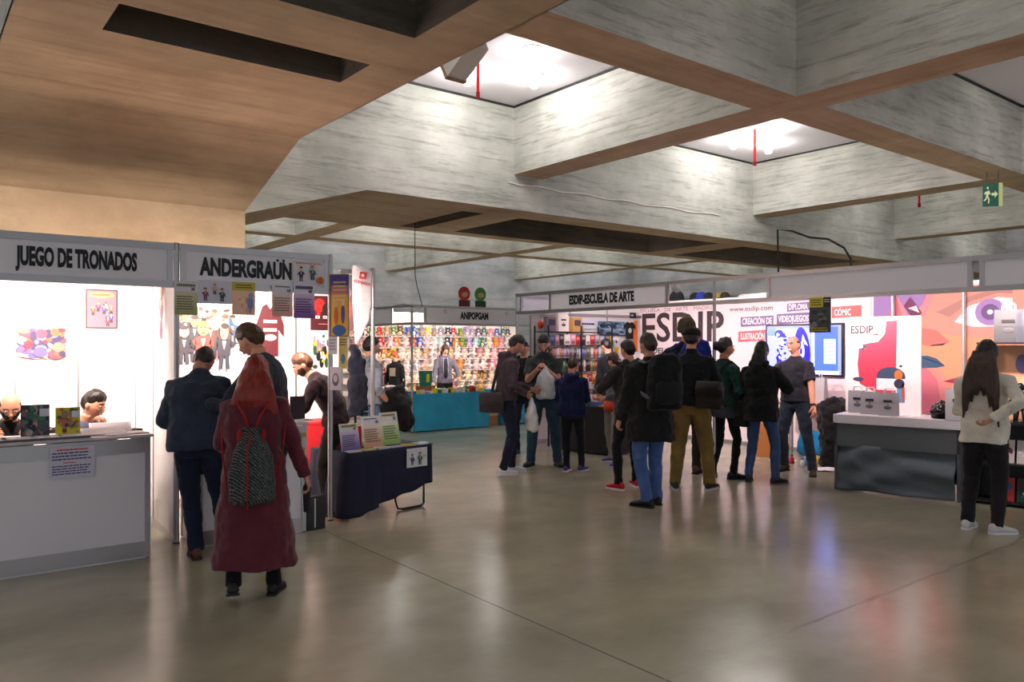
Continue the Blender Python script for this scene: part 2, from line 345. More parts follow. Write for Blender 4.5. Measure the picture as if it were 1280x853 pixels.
def hair_mask(style):
    def f(d):
        x, y, z = d; base = z - (-.10 + .58*y if y < 0 else -.10 + .60*y) - (.12 if abs(x) > .75 and y > -.25 else 0)
        if style == 'bald': return min(base, .46 - z, .40 - y)
        if style == 'receding': return min(base, max(.25 - y, z - .80))
        if style in ('fringe', 'long'): return z - (-.25 + .42*y if y > 0 else -.25 + .5*y) - (0 if abs(x) < .55 else -.25)*(y > 0)
        return base
    return f
class Person: pass
def person(label, px, py, H, heading, top, legs, skin=(.86, .62, .50), hair=(.12, .08, .06), hairstyle='short', lean=0, side=0, twist=0, head=(0, 0, 0),
           lh=None, rh=None, lel=None, rel=None, lf=None, rf=None, sit=None, jacket=None, hem=.86, flare=0, loose=1.0, sleeve='long', legw=1.0, shoe=(.06, .06, .07),
           sole=None, beard=None, hood=None, hoodup=False, collar=None, curl=35, loc=None, vox=.010, face=True, fat=1.0, hairlen=0, cap=None, tuck=None, skirt=None, inner=None, pron=None, grp=None, hairvol=1.0, cuff=None, ground=0, pad=None, hidelegs=False, knee=None, hairback=.01, hairspread=.03):
    P = Person(); s = H/1.75; base = WP(px, loc) if loc else GP(px, py); base.z = ground
    ray = math.degrees(math.atan((px-640)/FPX)); rz = R(52 - 90 - ray - heading)
    t = thing('person', label, 'person', base, rz, grp); P.t = t; P.rz = rz; P.base = base; P.s = s
    V = lambda *a: Vector(a) * s
    sk = skinmat(skin)
    hipz = (.93 if sit is None else sit/s)
    pel = V(0, 0, hipz); UP = Vector((0, 0, 1))
    def fr(deg, tw=0):
        q = Matrix.Rotation(R(tw), 3, 'Z') @ Matrix.Rotation(R(side)*(deg/(lean+.001) if lean else 1), 3, 'Y') @ Matrix.Rotation(-R(deg), 3, 'X')
        return q @ Vector((1, 0, 0)), q @ Vector((0, 1, 0)), q @ UP
    f0 = fr(lean*.25 if sit is None else 0); f1 = fr(lean*.7, twist*.5); f2 = fr(lean, twist); f3 = fr(lean*1.15, twist)
    wa = pel + f0[2]*.14*s; ch = wa + f1[2]*.20*s; sh = ch + f2[2]*.155*s; nk = sh + f3[2]*.055*s
    P.f2 = f2; P.g = max(1, loose); P.ch = ch; P.sh = sh; P.pel = pel; P.wa = wa
    F = fat
    spine = [(pel - UP*.10*s, f0, .150*F, .105*F), (pel, f0, .168*F, .115*F), (wa, f1, .140*F, .098*F), (ch, f2, .165*F, .115*F), (ch + f2[2]*.08*s, f2, .165, .10), (sh - f2[2]*.04*s, f2, .15, .085), (sh, f2, .10, .065), (sh + f2[2]*.035*s, f2, .06, .055)]
    # arms
    arms = {}
    for sd, tgt, hint in ((-1, lh, lel), (1, rh, rel)):
        S0 = sh + f2[0]*(sd*.168*s) - f2[2]*.068*s
        tg = V(sd*.27, .03, .80) + Vector((0, (sh.y)*.8, 0)) if tgt is None else V(*tgt)
        hn = Vector(hint) if hint else Vector((sd*.6, -1, -.2))
        E, W = ik(S0, tg, .285*s, .255*s, hn); arms[sd] = (S0, E, W)
    P.arms = arms
    feet = {}
    for sd, ft in ((-1, lf), (1, rf)):
        fx, fy, yaw, lift = (list(ft) + [0]*4)[:4] if ft else (sd*.11, .0, -sd*-10, 0)
        Hp = pel + f0[0]*(sd*.088*s) - UP*.03*s; A = V(fx, fy, .085 + lift)
        kh = Vector(knee) if knee else Vector((sd*.12, 1, .1)) if sit is None else Vector((sd*.1, .6, 1))
        K, A2 = ik(Hp, A, .43*s, .405*s, kh); feet[sd] = (Hp, K, A2, yaw, lift, A)
    # ---- body
    B = MB(); b = lambda r, k=1: r*s*k
    B.loft([ringe(c, f[0], f[1], a*s*.9, d*s*.88) for c, f, a, d in spine])
    B.tube([sh - f2[2]*.02*s, sh + f3[2]*.05*s, nk + f3[2]*.05*s], [b(.068), b(.057), b(.053)], 14)
    # head
    yw, pt, rl = head; hq = Matrix.Rotation(R(-yw), 3, 'Z') @ Matrix.Rotation(R(rl), 3, 'Y') @ Matrix.Rotation(-R(pt + lean*.35), 3, 'X')
    hc = nk + hq @ V(0, .018, .125); P.hc = hc; P.hq = hq
    HP = lambda v: hc + hq @ (Vector(v)*s*.98)
    B.loft([[HP(head_r(d)) for d in ring] for ring in dirs()])
    B.tube([HP((0, .088, .022)), HP((0, .100, -.004)), HP((0, .113, -.024))], [b(.008), b(.010), b(.013)], 8); B.ball(HP((0, .098, -.030)), b(.015), 8, 6)
    for q in (-1, 1):
        B.ball(HP((q*.077, -.008, -.006)), (b(.012), b(.020), b(.032)), 8, 6, rot=hq.to_euler())
    B.ball(HP((0, .089, -.058)), (b(.022), b(.010), b(.008)), 8, 6, rot=hq.to_euler())
    X = MB()
    for sd in (-1, 1):
        S0, E, W = arms[sd]
        B.tube([S0, S0.lerp(E, .5), E, E.lerp(W, .35), W], [b(.05), b(.045), b(.038), b(.040), b(.027)], 12)
        d = (W - E).normalized(); pn = (Vector((-sd, .0, 0)) if pron is None else Vector(pron[0 if sd < 0 else 1])); pn = (pn - d*pn.dot(d)).normalized(); la = d.cross(pn)*(1)     # palm normal, lateral axis
        th = la if la.y > 0 or abs(la.y) < .3 and la.z > 0 else -la
        pc = W + d*b(.05)
        B.tube([W - d*b(.01), W + d*b(.03), W + d*b(.085)], [(b(.027), b(.020)), (b(.036), b(.017)), (b(.040), b(.014))], 10) if abs(d.cross(UP).normalized().dot(la)) > .7 else B.tube([W - d*b(.01), W + d*b(.03), W + d*b(.085)], [(b(.020), b(.027)), (b(.017), b(.036)), (b(.014), b(.040))], 10)
        for k, (o, L) in enumerate(((-.030, .062), (-.010, .076), (.010, .082), (.030, .074))):
            p0 = W + d*b(.075) + th*b(o); pts = [p0 - d*b(.02)]; a = 0; dd = d; p = p0; pts.append(p)
            for q in range(3):
                a += R(curl*(1.0 + .12*(3-k)))*(.6 if q == 0 else 1); dd = d*math.cos(a) + pn*math.sin(a); p = p + dd*b(L)*(.42, .32, .26)[q]; pts.append(p)
            X.tube(pts, [b(.010), b(.0098), b(.009), b(.0083), b(.007)], 7)
        tp = W + d*b(.022) + th*b(.026); td = (d*.7 + th*.65 + pn*.3).normalized(); X.tube([tp - td*b(.01), tp + td*b(.03), tp + td*b(.045) + (d*.75+pn*.5).normalized()*b(.012), tp + td*b(.05) + (d*.75+pn*.6).normalized()*b(.034)], [b(.013), b(.012), b(.010), b(.008)], 8)
        P.__dict__['hl' if sd < 0 else 'hr'] = W + d*b(.09) + pn*b(.02)
        Hp, K, A, yaw, lift, A0 = feet[sd]
        B.tube([Hp + UP*b(.05), Hp.lerp(K, .35), K, K.lerp(A, .3), A], [b(.070*legw), b(.064*legw), b(.045*legw), b(.045*legw), b(.036)], 12)
        B.tube([A + UP*b(.02), A - UP*b(.03)], [b(.036), b(.034)], 10)
    remesh(B, vox*.75, [sk], 'body', t, 1, extra=X)
    # ---- top
    T = MB(); g = loose; tm = fab(top) if not isinstance(top, bpy.types.Material) else top
    hemz = hem*s
    rings = []
    lastc, lastf = pel - UP*.02*s, f0
    if hemz < pel.z - .02*s and sit is None:
        nseg = max(1, int((pel.z - hemz)/(.09*s))); legc = (feet[-1][2] + feet[1][2])/2
        for i in range(nseg + 1):
            k = i/nseg; z = hemz + (pel.z - .03*s - hemz)*k; tt = (pel.z - z)/(pel.z)
            c = Vector((pel.x*(1-tt) + legc.x*tt, pel.y*(1-tt) + legc.y*tt*.6, z))
            rings.append(ringe(c, f0[0], f0[1], (.178*F*g + flare*(1-k)*1.0)*s, (.128*F*g + flare*(1-k)*.9)*s))
    else: rings.append(ringe(pel - UP*.03*s, f0[0], f0[1], .172*F*g*s, .122*F*g*s))
    wk = 1.0 if g > 1.1 else .97
    rings += [ringe(c, f[0], f[1], a*s, d*s) for c, f, a, d in ((pel + f0[2]*.04*s, f0, .175*F*g, .123*F*g), (wa, f1, .155*F*g*wk, .110*F*g), (ch - f2[2]*.02*s, f2, .172*F*g, .122*F*g), (ch + f2[2]*.07*s, f2, .183*g, .118*g), (sh - f2[2]*.045*s, f2, .178*g, .104), (sh - f2[2]*.008*s, f2, .140, .088), (sh + f2[2]*.024*s, f2, .088, .076), (sh + f2[2]*.052*s, f2, .064, .062))]
    T.loft(rings)
    if pad:
        T.ball(ch + f2[1]*(.06*s), (b(.15), b(.10), b(.13)), 14, 10)
    for sd in (-1, 1):
        S0, E, W = arms[sd]; q = g
        if sleeve == 'long':
            T.tube([S0 - f2[0]*sd*b(.05) + f2[2]*b(.012), S0 + f2[0]*sd*b(.006), S0.lerp(E, .45), E, E.lerp(W, .5), W + (E-W).normalized()*b(.012)], [b(.056*q), b(.064*q), b(.060*q), b(.053*q), b(.046*q), b(.037*q)], 14)
            if cuff: T.tube([W + (E-W).normalized()*b(.04), W - (E-W).normalized()*b(.0)], b(.043*q), 14)
        elif sleeve == 'rolled':
            T.tube([S0 - f2[0]*sd*b(.05), S0 + f2[0]*sd*b(.006), S0.lerp(E, .45), E, E.lerp(W, .35)], [b(.056*q), b(.064*q), b(.060*q), b(.054*q), b(.048*q)], 14)
        else:
            T.tube([S0 - f2[0]*sd*b(.05), S0 + f2[0]*sd*b(.006), S0.lerp(E, .72)], [b(.056*q), b(.066*q), b(.066*q)], 14)
    if hood and not hoodup:
        for k in range(7):
            a = PI*(k/6); T.ball(sh + f2[2]*b(.035) - f2[1]*b(.05 + .045*math.sin(a)) + f2[0]*b(.085*math.cos(a)) - f2[2]*b(.03*math.sin(a)), b(.045), 10, 8)
        T.ball(sh - f2[2]*b(.03) - f2[1]*b(.105), (b(.085), b(.05), b(.085)), 12, 8)
    if collar:
        T.tube([sh + f2[2]*b(.015), sh + f3[2]*b(.075)], [(b(.075), b(.072)), (b(.066), b(.064))], 14)
    remesh(T, vox, [tm], jacket or 'shirt', t, 2, amp=.016*s*min(g, 1.25), fq=8)
    # ---- legs
    if not hidelegs:
        Lg = MB(); lm = fab(legs) if not isinstance(legs, bpy.types.Material) else legs
        Lg.loft([ringe(c, f0[0], f0[1], a*s, d*s) for c, a, d in ((pel - UP*b(.13), .13*F, .10*F), (pel - UP*b(.07), .162*F, .112*F), (pel + UP*b(.0), .152*F, .104*F), (pel + f0[2]*b(.05), .138*F, .094*F))])
        for sd in (-1, 1):
            Hp, K, A, yaw, lift, A0 = feet[sd]
            if skirt and skirt[1] == 'bare': break
            Lg.tube([Hp + UP*b(.03), Hp.lerp(K, .3), Hp.lerp(K, .7), K, K.lerp(A, .35), K.lerp(A, .8), A - UP*b(.025)], [b(.080*legw), b(.088*legw), b(.074*legw), b(.064*legw), b(.062*legw), b(.052*legw), b(.054*legw)], 14)
        remesh(Lg, vox, [lm], 'trousers', t, 2, amp=.010*s, fq=7, ystretch=1.5)
    if skirt:
        K = MB(); kz = skirt[0]*s; K.loft([ringe(Vector((pel.x, pel.y, z)), f0[0], f0[1], a*s, d*s) for z, a, d in ((kz, .20, .16), ((kz+pel.z)/2, .185, .15), (pel.z + .05*s, .165, .12))]); remesh(K, vox, [fab(skirt[2])], 'skirt', t, 2, amp=.008, fq=9)
    # ---- shoes
    for sd in (-1, 1):
        Hp, K, A, yaw, lift, A0 = feet[sd]; q = Matrix.Rotation(R(-yaw), 3, 'Z')
        pitch = 0 if not lift else -R(min(60, lift*230)); q2 = q @ Matrix.Rotation(pitch, 3, 'X')
        ank = A.copy(); Fp = lambda v: ank + q2 @ (Vector(v)*s) - Vector((0, 0, 0))
        if not lift: ank.z = .085*s
        Sh = MB(); sec = [(-.075, .018, .030, .050), (-.06, .034, .038, .075), (-.02, .036, .042, .098), (.03, .036, .040, .082), (.08, .043, .034, .055), (.13, .044, .030, .042), (.165, .036, .026, .034), (.185, .018, .018, .020)]
        rg = []
        for y, hw, zc, hh in sec:
            rg.append([Fp((hw*math.cos(2*PI*j/12), y, -.072 + max(0, hh*.5 + hh*.5*math.sin(2*PI*j/12)))) for j in range(12)])
        Sh.loft(rg)
        so = MB(); so.loft([[Fp((hw*1.06*cx, y*1.02, -.085 + zz)) for cx, zz in ((-1, 0), (1, 0), (1, .018), (-1, .018))] for y, hw, zc, hh in sec])
        o = Sh.build('shoe', M('shoe_%02x%02x%02x' % tuple(int(x*255) for x in shoe), shoe, .55), t, True); so.build('sole', M('sole_%02x%02x%02x' % tuple(int(x*255) for x in (sole or (.08, .08, .08))), sole or (.08, .08, .08), .7), o)
    # ---- hair
    hm = M('hair_%02x%02x%02x' % tuple(int(x*255) for x in hair), hair, .45, var=.35, vscale=60, stretch=(1, 1, .12), bump=.4, bscale=110)
    if hairstyle != 'none':
        Hh = MB(); mask = hair_mask(hairstyle); th = {'short': .013, 'bald': .006, 'receding': .009}.get(hairstyle, .016)*hairvol
        Hh.loft([[HP(head_r(d, (lambda g_: -.012 if g_ < 0 else .003 + th*min(1, g_/.45))(mask(d)))) for d in ring] for ring in dirs(40, 30)])
        if hairlen:
            w0 = .088*hairvol; n = max(2, int(hairlen/.06)); rg = []
            bk = -f2[1]
            for i in range(n+1):
                k = i/n; z = hairlen*k
                top_ = HP((0, -.032, .0)); c = top_ + Vector((0, 0, -z*s)) + bk*(s*(.02*math.sin(PI*min(1, k*1.4))) + s*(.05+hairback)*min(1, z/.2))
                rg.append(ringe(c, hq @ Vector((1, 0, 0)), hq @ Vector((0, 1, 0)), s*(w0*.93 + hairspread*k**.8)*(1 - .3*max(0, k-.8)*5*.5), s*.070*(1-.5*k)))
            Hh.loft(rg[::-1])
        if hairstyle == 'bun': Hh.ball(HP((0, -.115, .03)), b(.058), 12, 8)
        if hairstyle in ('curly', 'bun'):
            for k in range(26):
                d = Vector((random.uniform(-1, 1), random.uniform(-1, .2), random.uniform(-.1, 1))).normalized()
                if mask(d) > .1: Hh.ball(HP(head_r(d, .012)), b(random.uniform(.018, .03)), 8, 6)
        remesh(Hh, .0075, [hm], 'hair', t, 1, amp=.007, fq=30 if not hairlen else 26, ystretch=.18 if hairlen else .6)
    if beard:
        Bd = MB(); Bd.loft([[HP(head_r(d, (beard[3] if len(beard) > 3 else .007) if (d.z < -.12 and d.y > -.05 and d.z < .25 - .5*d.y + (.12 if abs(d.x) > .55 else -.12)) else -.014)) for d in ring] for ring in dirs(36, 26)])
        remesh(Bd, .0065, [M('hair_b%02x%02x' % (int(beard[0]*255), int(beard[1]*255)), beard[:3], .7, var=.3, vscale=60)], 'beard', t, 1, amp=.004, fq=40)
    if face:
        for q in (-1, 1):
            e = MB(); e.ball(HP((q*.031, .0835, .008)), (b(.0135), b(.009), b(.006)), 10, 6, c=(.92, .90, .88), rot=hq.to_euler()); e.ball(HP((q*.031, .0905, .008)), b(.0055), 8, 6, c=(.12, .07, .05)); e.build('eye', GLOSS, t, True)
            e = MB(); e.tube([HP((q*.014, .096, .030)), HP((q*.034, .094, .035)), HP((q*.052, .080, .029))], b(.0045), 6, c=tuple(x*.9 for x in hair)); e.build('eyebrow', PRINT, t, True)
        e = MB(); e.ball(HP((0, .0955, -.059)), (b(.020), b(.006), b(.004)), 10, 6, c=(.66, .40, .36), rot=hq.to_euler()); e.build('mouth', PRINT, t, True)
    P.HP = HP; P.W = lambda v: Matrix.Translation(base) @ Matrix.Rotation(rz, 4, 'Z') @ (Vector(v))
    P.feet = feet
    return P
def worn(P, name, label, cat, group=None): return thing(name, label, cat, P.base, P.rz, group)
# ================= fair stands =================
FH = 2.5
INK = M('black_ink', (.05, .04, .06), .5)
def post(x, y, label, h=FH, z0=0, group='aluminium posts of the stands', rz=0):
    t = thing('stand_post', label, 'post', (x, y, z0), rz, group)
    m = MB(); r = .02
    pts = [(r*math.cos(PI/8+PI/4*k)*1.08, r*math.sin(PI/8+PI/4*k)*1.08) for k in range(8)]
    m.loft([[(a, b, .01) for a, b in pts], [(a, b, h) for a, b in pts]])
    for k in range(4):
        c, s_ = math.cos(PI/2*k), math.sin(PI/2*k); m.obox((c*.019, s_*.019, h/2), (.003, .006, h/2-.02), (0, 0, PI/2*k))
    m.build('pole', ALU, t)
    f = MB(); f.lathe([(.0005, 0), (.028, 0), (.028, .008), (.012, .014), (.0005, .014)], 14); f.build('foot', BLACKV, t)
    c = MB(); c.lathe([(.0005, h), (.021, h), (.019, h+.006), (.0005, h+.008)], 8); c.build('cap', M('grey_cap', (.5, .5, .52), .5), t)
    return t
def fascia(name, label, a, b, z0, z1, panels, words=None, group=None, railh=.055, wx=.62):
    """rails and lettered boards of a stand front from ground point a to b"""
    a = Vector((*a, 0)); b = Vector((*b, 0)); d = b - a; L = d.length; rz = math.atan2(d.y, d.x)
    t = thing(name, label, 'fascia', (a.x, a.y, 0), rz, group)
    m = MB(); m.box(0, L, -.018, .018, z1-railh, z1); m.box(0, L, -.018, .018, z0, z0+railh)
    for k in (.25, .75):
        for z in (z1-railh, z0): m.box(0, L, -.021, -.018, z+railh*k-.003, z+railh*k+.003)
    m.build('rail', ALU, t)
    for p in panels:
        q = MB(); q.box(p[0], p[1], -.006, .006, z0+railh, z1-railh); q.build('board', GREYP, t)
        for e in p: q = MB(); q.box(e-.022, e+.022, -.014, .014, z0+railh, z1-railh); q.build('mullion', ALU, t)
    if words:
        body, xa, xb, size = words; q = text(body, size, INK, t, ((xa+xb)/2, -.009, (z0+z1)/2), (R(90), 0, 0), 1, bold=.010*size/.2, ext=.001)
        xs = [v.co.x for v in q.data.vertices]; ys = [v.co.y for v in q.data.vertices]; c0 = (max(xs)+min(xs))/2; q.data.transform(Matrix.Diagonal(((xb-xa)/(max(xs)-min(xs)), 1, 1, 1)) @ Matrix.Translation((-c0, 0, 0)))
    return t
def wallpanel(label, a, b, h=FH, n=None, mat=WHITE, name='stand_wall', z0=0, side=1):
    a = Vector((*a, 0)); b = Vector((*b, 0)); d = b - a; L = d.length; rz = math.atan2(d.y, d.x); n = n or max(1, round(L/.5))
    t = thing(name, label, 'wall', (a.x, a.y, 0), rz)
    m = MB()
    for i in range(n): m.box(L*i/n+.012, L*(i+1)/n-.012, -.006, .006, z0+.05, h-.05)
    m.build('panel', mat, t)
    q = MB()
    for i in range(n+1): q.box(max(0, L*i/n-.012), min(L, L*i/n+.012), -.014, .014, z0, h)
    q.box(0, L, -.012, .012, z0, z0+.06); q.box(0, L, -.012, .012, h-.055, h); q.build('frame', ALU, t); return t
def flat(w, h, c=(1, 1, 1), th=.002):     # sheet standing in the local xz plane, printed side towards -y, origin bottom centre
    m = MB(); m.box(-w/2, w/2, 0, th, 0, h, c); return m
def onp(m, x0, x1, z0, z1, c, k=1):       # printed rectangle
    y = -.0007*k; m.poly([(x0, y, z0), (x1, y, z0), (x1, y, z1), (x0, y, z1)], c)
def pell(m, x, z, rx, rz_, c, k=1, n=14, rot=0):
    y = -.0007*k; m.poly([(x + rx*math.cos(2*PI*j/n)*math.cos(rot) - rz_*math.sin(2*PI*j/n)*math.sin(rot), y, z + rx*math.cos(2*PI*j/n)*math.sin(rot) + rz_*math.sin(2*PI*j/n)*math.cos(rot)) for j in range(n)], c)
def ppoly(m, pts, c, k=1): m.poly([(x, -.0007*k, z) for x, z in pts], c)
def lines(m, x0, x1, z0, z1, n, c=(.3, .3, .3), k=3, rag=.25):
    dz = (z1-z0)/n
    for i in range(n):
        z = z1 - dz*(i+.5); x = x0; e = x1 - (x1-x0)*random.random()*rag
        while x < e:
            w_ = (x1-x0)*random.uniform(.06, .16); onp(m, x, min(e, x+w_*.85), z-dz*.22, z+dz*.22, c, k); x += w_
def scrib(m, w, h, pal, n, k=2, smin=.04, smax=.16):
    for i in range(n):
        a, b = random.uniform(smin, smax)*w, random.uniform(smin, smax)*h
        pell(m, random.uniform(-w/2+a, w/2-a), random.uniform(b, h-b), a, b, random.choice(pal), k + i*.4, 9, random.uniform(0, 3) if max(a, b) < .1*min(w, h) else 0)
def toon(m, x, z, s, skin, body, hair, k=4):    # small invented cartoon figure, lanky with a long nose
    v = random.uniform(-1, 1); hw = s*(.11 + .03*v); hh = s*(.15 - .03*v)
    for q in (-1, 1): ppoly(m, [(x+q*s*.03, z), (x+q*s*.12, z), (x+q*s*.10, z+s*.34), (x+q*s*.01, z+s*.34)], (.15, .15, .2), k)
    ppoly(m, [(x-s*.13, z+s*.28), (x+s*.13, z+s*.28), (x+s*.16, z+s*.62), (x, z+s*.68), (x-s*.16, z+s*.62)], body, k+1)
    ppoly(m, [(x-s*.16, z+s*.62), (x-s*.13, z+s*.50), (x-s*.22, z+s*(.40+.1*v)), (x-s*.27, z+s*(.44+.1*v))], body, k+1); ppoly(m, [(x+s*.16, z+s*.62), (x+s*.26, z+s*(.46-.1*v)), (x+s*.22, z+s*(.41-.1*v)), (x+s*.12, z+s*.50)], body, k+1)
    ppoly(m, [(x-s*.04, z+s*.60), (x+s*.04, z+s*.60), (x, z+s*.42)], (.92, .9, .9), k+2)
    pell(m, x, z+s*.80, hw, hh, skin, k+2); pell(m, x-v*s*.02, z+s*.80+hh*.72, hw*.95, hh*.38, hair, k+3, rot=.2*v); pell(m, x+v*s*.05, z+s*.78, s*.045, s*.022, tuple(c_*.85 for c_ in skin), k+4)
    for q in (-1, 1): pell(m, x+q*s*.045, z+s*.83, s*.014, s*.016, (.08, .06, .06), k+4)
    pell(m, x+v*s*.02, z+s*.72, s*.05, s*.010, (.45, .15, .15), k+4)
def poster(name, label, cat, px0, px1, py0, py1, plane, val, draw, group=None, yaw=0, eps=.012, parent=None):
    """a sheet fixed to plane 'u' or 'v' = val; its corners read off the photograph"""
    fn = onU if plane == 'u' else onV
    a, Da = fn(px0, val - eps); b, Db = fn(px1, val - eps); D = (Da+Db)/2; w_ = abs(b-a); z0 = zat(py1, D); z1 = zat(py0, D)
    m = flat(w_, z1-z0); 
    draw(m, w_, z1-z0)
    loc = ((a+b)/2, val-eps, z0) if plane == 'v' else (val-eps, (a+b)/2, z0)
    o = m.build(name, PRINT, None, loc=loc, rz=(0 if plane == 'v' else -R(90)) + yaw); tag(o, label, cat, group); return o, w_, z1-z0
def spotlight(label, loc, aim, power, color=(1, .83, .72), size=.12, group='stand spotlights', spread=R(130)):
    t = thing('spotlight', label, 'spotlight', loc, 0, group)
    d = (Vector(aim) - Vector(loc)).normalized(); q = d.to_track_quat('-Z', 'Y').to_matrix()
    m = MB(); m.tube([(0, 0, .12), (0, 0, .03)], .008, 8); m.build('arm', ALU, t)
    m = MB(); c = -d*.05
    m.tube([c - d*.06, c - d*.04, c + d*.04, c + d*.05], [.025, .045, .055, .055], 14); m.build('housing', M('spot_white', (.85, .85, .85), .4), t)
    m = MB(); m.tube([c + d*.051, c + d*.053], .046, 14); m.build('lens', M('spot_lens', (1, .95, .92), .4, emit=6), t)
    l = area('spot_light', c + d*.06, q.to_euler(), power, size, color, parent=t, spread=spread); return t
# ---------- left stands: JUEGO DE TRONADOS and ANDERGRAUN, front at y = 6.87
VF = 6.9; VB = 8.55; UP1, UP2 = 1.84, 3.22; UR = 4.12
uBC = onV(170, VB)[0]; 
P1 = post(UP1, VF, 'aluminium post between the two left stand signs'); P2 = post(UP2, VF, 'aluminium post right of the ANDERGRAÜN sign, flyers taped on it')
fascia('fascia_board', 'pale grey sign board lettered JUEGO DE TRONADOS over the left counter', (-1.2, VF), (UP1-.02, VF), 2.13, 2.5, [(.03, 2.99)], ('JUEGO DE TRONADOS', 1.2+onV(19, VF)[0], 1.2+onV(171, VF)[0], .19))
fascia('fascia_board', 'pale grey sign board lettered ANDERGRAÜN with a small cartoon sheet', (UP1+.02, VF), (UP2-.02, VF), 2.13, 2.5, [(.03, 1.31)], ('ANDERGRAUN', onV(249, VF)[0]-UP1-.02, onV(364, VF)[0]-UP1-.02, .20))
fa = bpy.context.scene.objects['fascia_board.001']; q = MB()
for px in (346.5, 354): x = onV(px, VF)[0]-UP1-.02; q.tube([(x, -.008, 2.415), (x, -.0105, 2.415)], .0125, 14)
q.build('diaeresis', INK, fa)
wallpanel('white back wall of the left stand behind the two seated people', (-1.2, VB), (uBC, VB), n=6)
wallpanel('white side wall between the left stands, narrow poster on it', (uBC+.0, VB-.02), (UP1, VF+.03), n=2)
wallpanel('white back wall of the second stand covered with comic posters', (uBC+.03, VB+.01), (UR, VB+.01), n=4)
for i, (x, lb) in enumerate([(.2, 'over the bald man'), (1.1, 'over the dark haired seated man')]): spotlight('white spotlight inside the left stand ' + lb, (x, VF+.12, 2.36), (x, VB+.1, 1.3), SPOT_W)
for i, (x, lb) in enumerate([(2.2, 'left one behind the long-name sign'), (2.95, 'right one behind the long-name sign')]): spotlight('white spotlight inside the second stand, ' + lb, (x, VF+.12, 2.36), (x, VB+.1, 1.3), SPOT_W)
def counter(name, label, x0, x1, yf, dep, h, posts=True, rz=0, org=None):
    t = thing(name, label, 'counter', org or (x0, yf, 0), rz); L = x1-x0
    m = MB(); m.box(.03, L-.03, .012, .022, .0, h-.14); m.box(.012, .022, .04, dep-.04, .13, h-.1); m.box(L-.022, L-.012, .04, dep-.04, .13, h-.1); m.build('panel', M('counter_panel', (.92, .91, .94), .5), t)
    m = MB()
    for x in (0, L-.04):
        for y in (0, dep-.04): m.box(x, x+.04, y, y+.04, .01, h-.02)
    m.box(.04, L-.04, .005, .03, .012, .13); m.box(.04, L-.04, .005, .03, h-.14, h-.03)
    for x in (.005, L-.03): m.box(x, x+.025, .04, dep-.04, .012, .13); m.box(x, x+.025, .04, dep-.04, h-.1, h-.03)
    m.build('frame', ALU, t)
    m = MB(); m.box(-.02, L+.02, -.03, dep+.02, h-.02, h); m.build('countertop', M('countertop_pale', (.80, .77, .79), .4), t, bevel=.004)
    return t
CT1 = counter('display_counter', 'white panelled counter with aluminium frame under the left sign', -.6, 1.56, 6.57, .5, .96)
CT2 = counter('display_counter', 'white counter behind the woman in the red coat', 1.93, 2.86, 6.62, .5, .97)
for k in range(2):     # the left counter is made of two modules
    pass
# price sheet on the counter front
def d_price(m, w_, h):
    onp(m, -w_/2, w_/2, 0, h, (.86, .84, .92)); lines(m, -.1, .12, h*.84, h*.95, 1, (.85, .25, .3)); lines(m, -w_*.45, w_*.42, h*.55, h*.84, 3, (.25, .25, .45), rag=.1); lines(m, -w_*.2, w_*.1, h*.44, h*.52, 1, (.85, .25, .3)); lines(m, -w_*.45, w_*.42, .02, h*.42, 4, (.25, .25, .45), rag=.1)
poster('price_sheet', 'handwritten price sheet taped on the front of the left counter', 'paper', 62, 118, 558, 597, 'v', 6.575, d_price)
# posters on the left stand walls
def d_crowd(pal, n):
    def f(m, w_, h): onp(m, -w_/2, w_/2, 0, h, random.choice(pal)); scrib(m, w_, h, pal, n)
    return f
PAL1 = [(.62, .25, .35), (.35, .32, .58), (.72, .45, .38), (.22, .18, .35), (.78, .62, .58), (.58, .15, .22), (.40, .45, .62), (.70, .35, .22)]
poster('comic_poster', 'wide colourful comic crowd poster on the left stand wall', 'poster', 19, 84, 409, 450, 'v', VB, d_crowd(PAL1, 130))
def d_p2(m, w_, h):
    onp(m, -w_/2, w_/2, 0, h, (.30, .14, .16)); onp(m, -w_*.46, w_*.46, h*.03, h*.97, (.50, .44, .50), 2); pell(m, 0, h*.86, w_*.42, h*.09, (.78, .55, .42), 3); lines(m, -w_*.3, w_*.3, h*.82, h*.9, 1, (.8, .4, .3), 5)
    for i in range(8): toon(m, random.uniform(-w_*.35, w_*.35), random.uniform(h*.05, h*.45), h*.26, (.9, .7, .6), random.choice(PAL1), random.choice([(.2, .1, .1), (.8, .5, .2)]), 4+i)
poster('comic_poster', 'upright framed comic poster on the left stand wall above the dark haired seated man', 'poster', 107, 147, 362, 411, 'v', VB, d_p2)
# narrow poster on the side wall
a = onV(170, VB)[0]
sw = flat(.22, .72, (.93, .84, .82)); scrib(sw, .22, .72, [(.85, .55, .5), (.9, .8, .75), (.6, .45, .55), (.95, .9, .88)], 30)
dv = Vector((UP1-uBC, VF-VB, 0)).normalized(); c = Vector((uBC, VB, 0)) + dv*1.22 - Vector((-dv.y, dv.x, 0))*.016*(-1)
o = sw.build('comic_poster', PRINT, loc=(c.x-.02-.012, c.y, 1.68), rz=-R(90)+.10); tag(o, 'narrow pale poster on the side wall beside the aluminium post', 'poster')
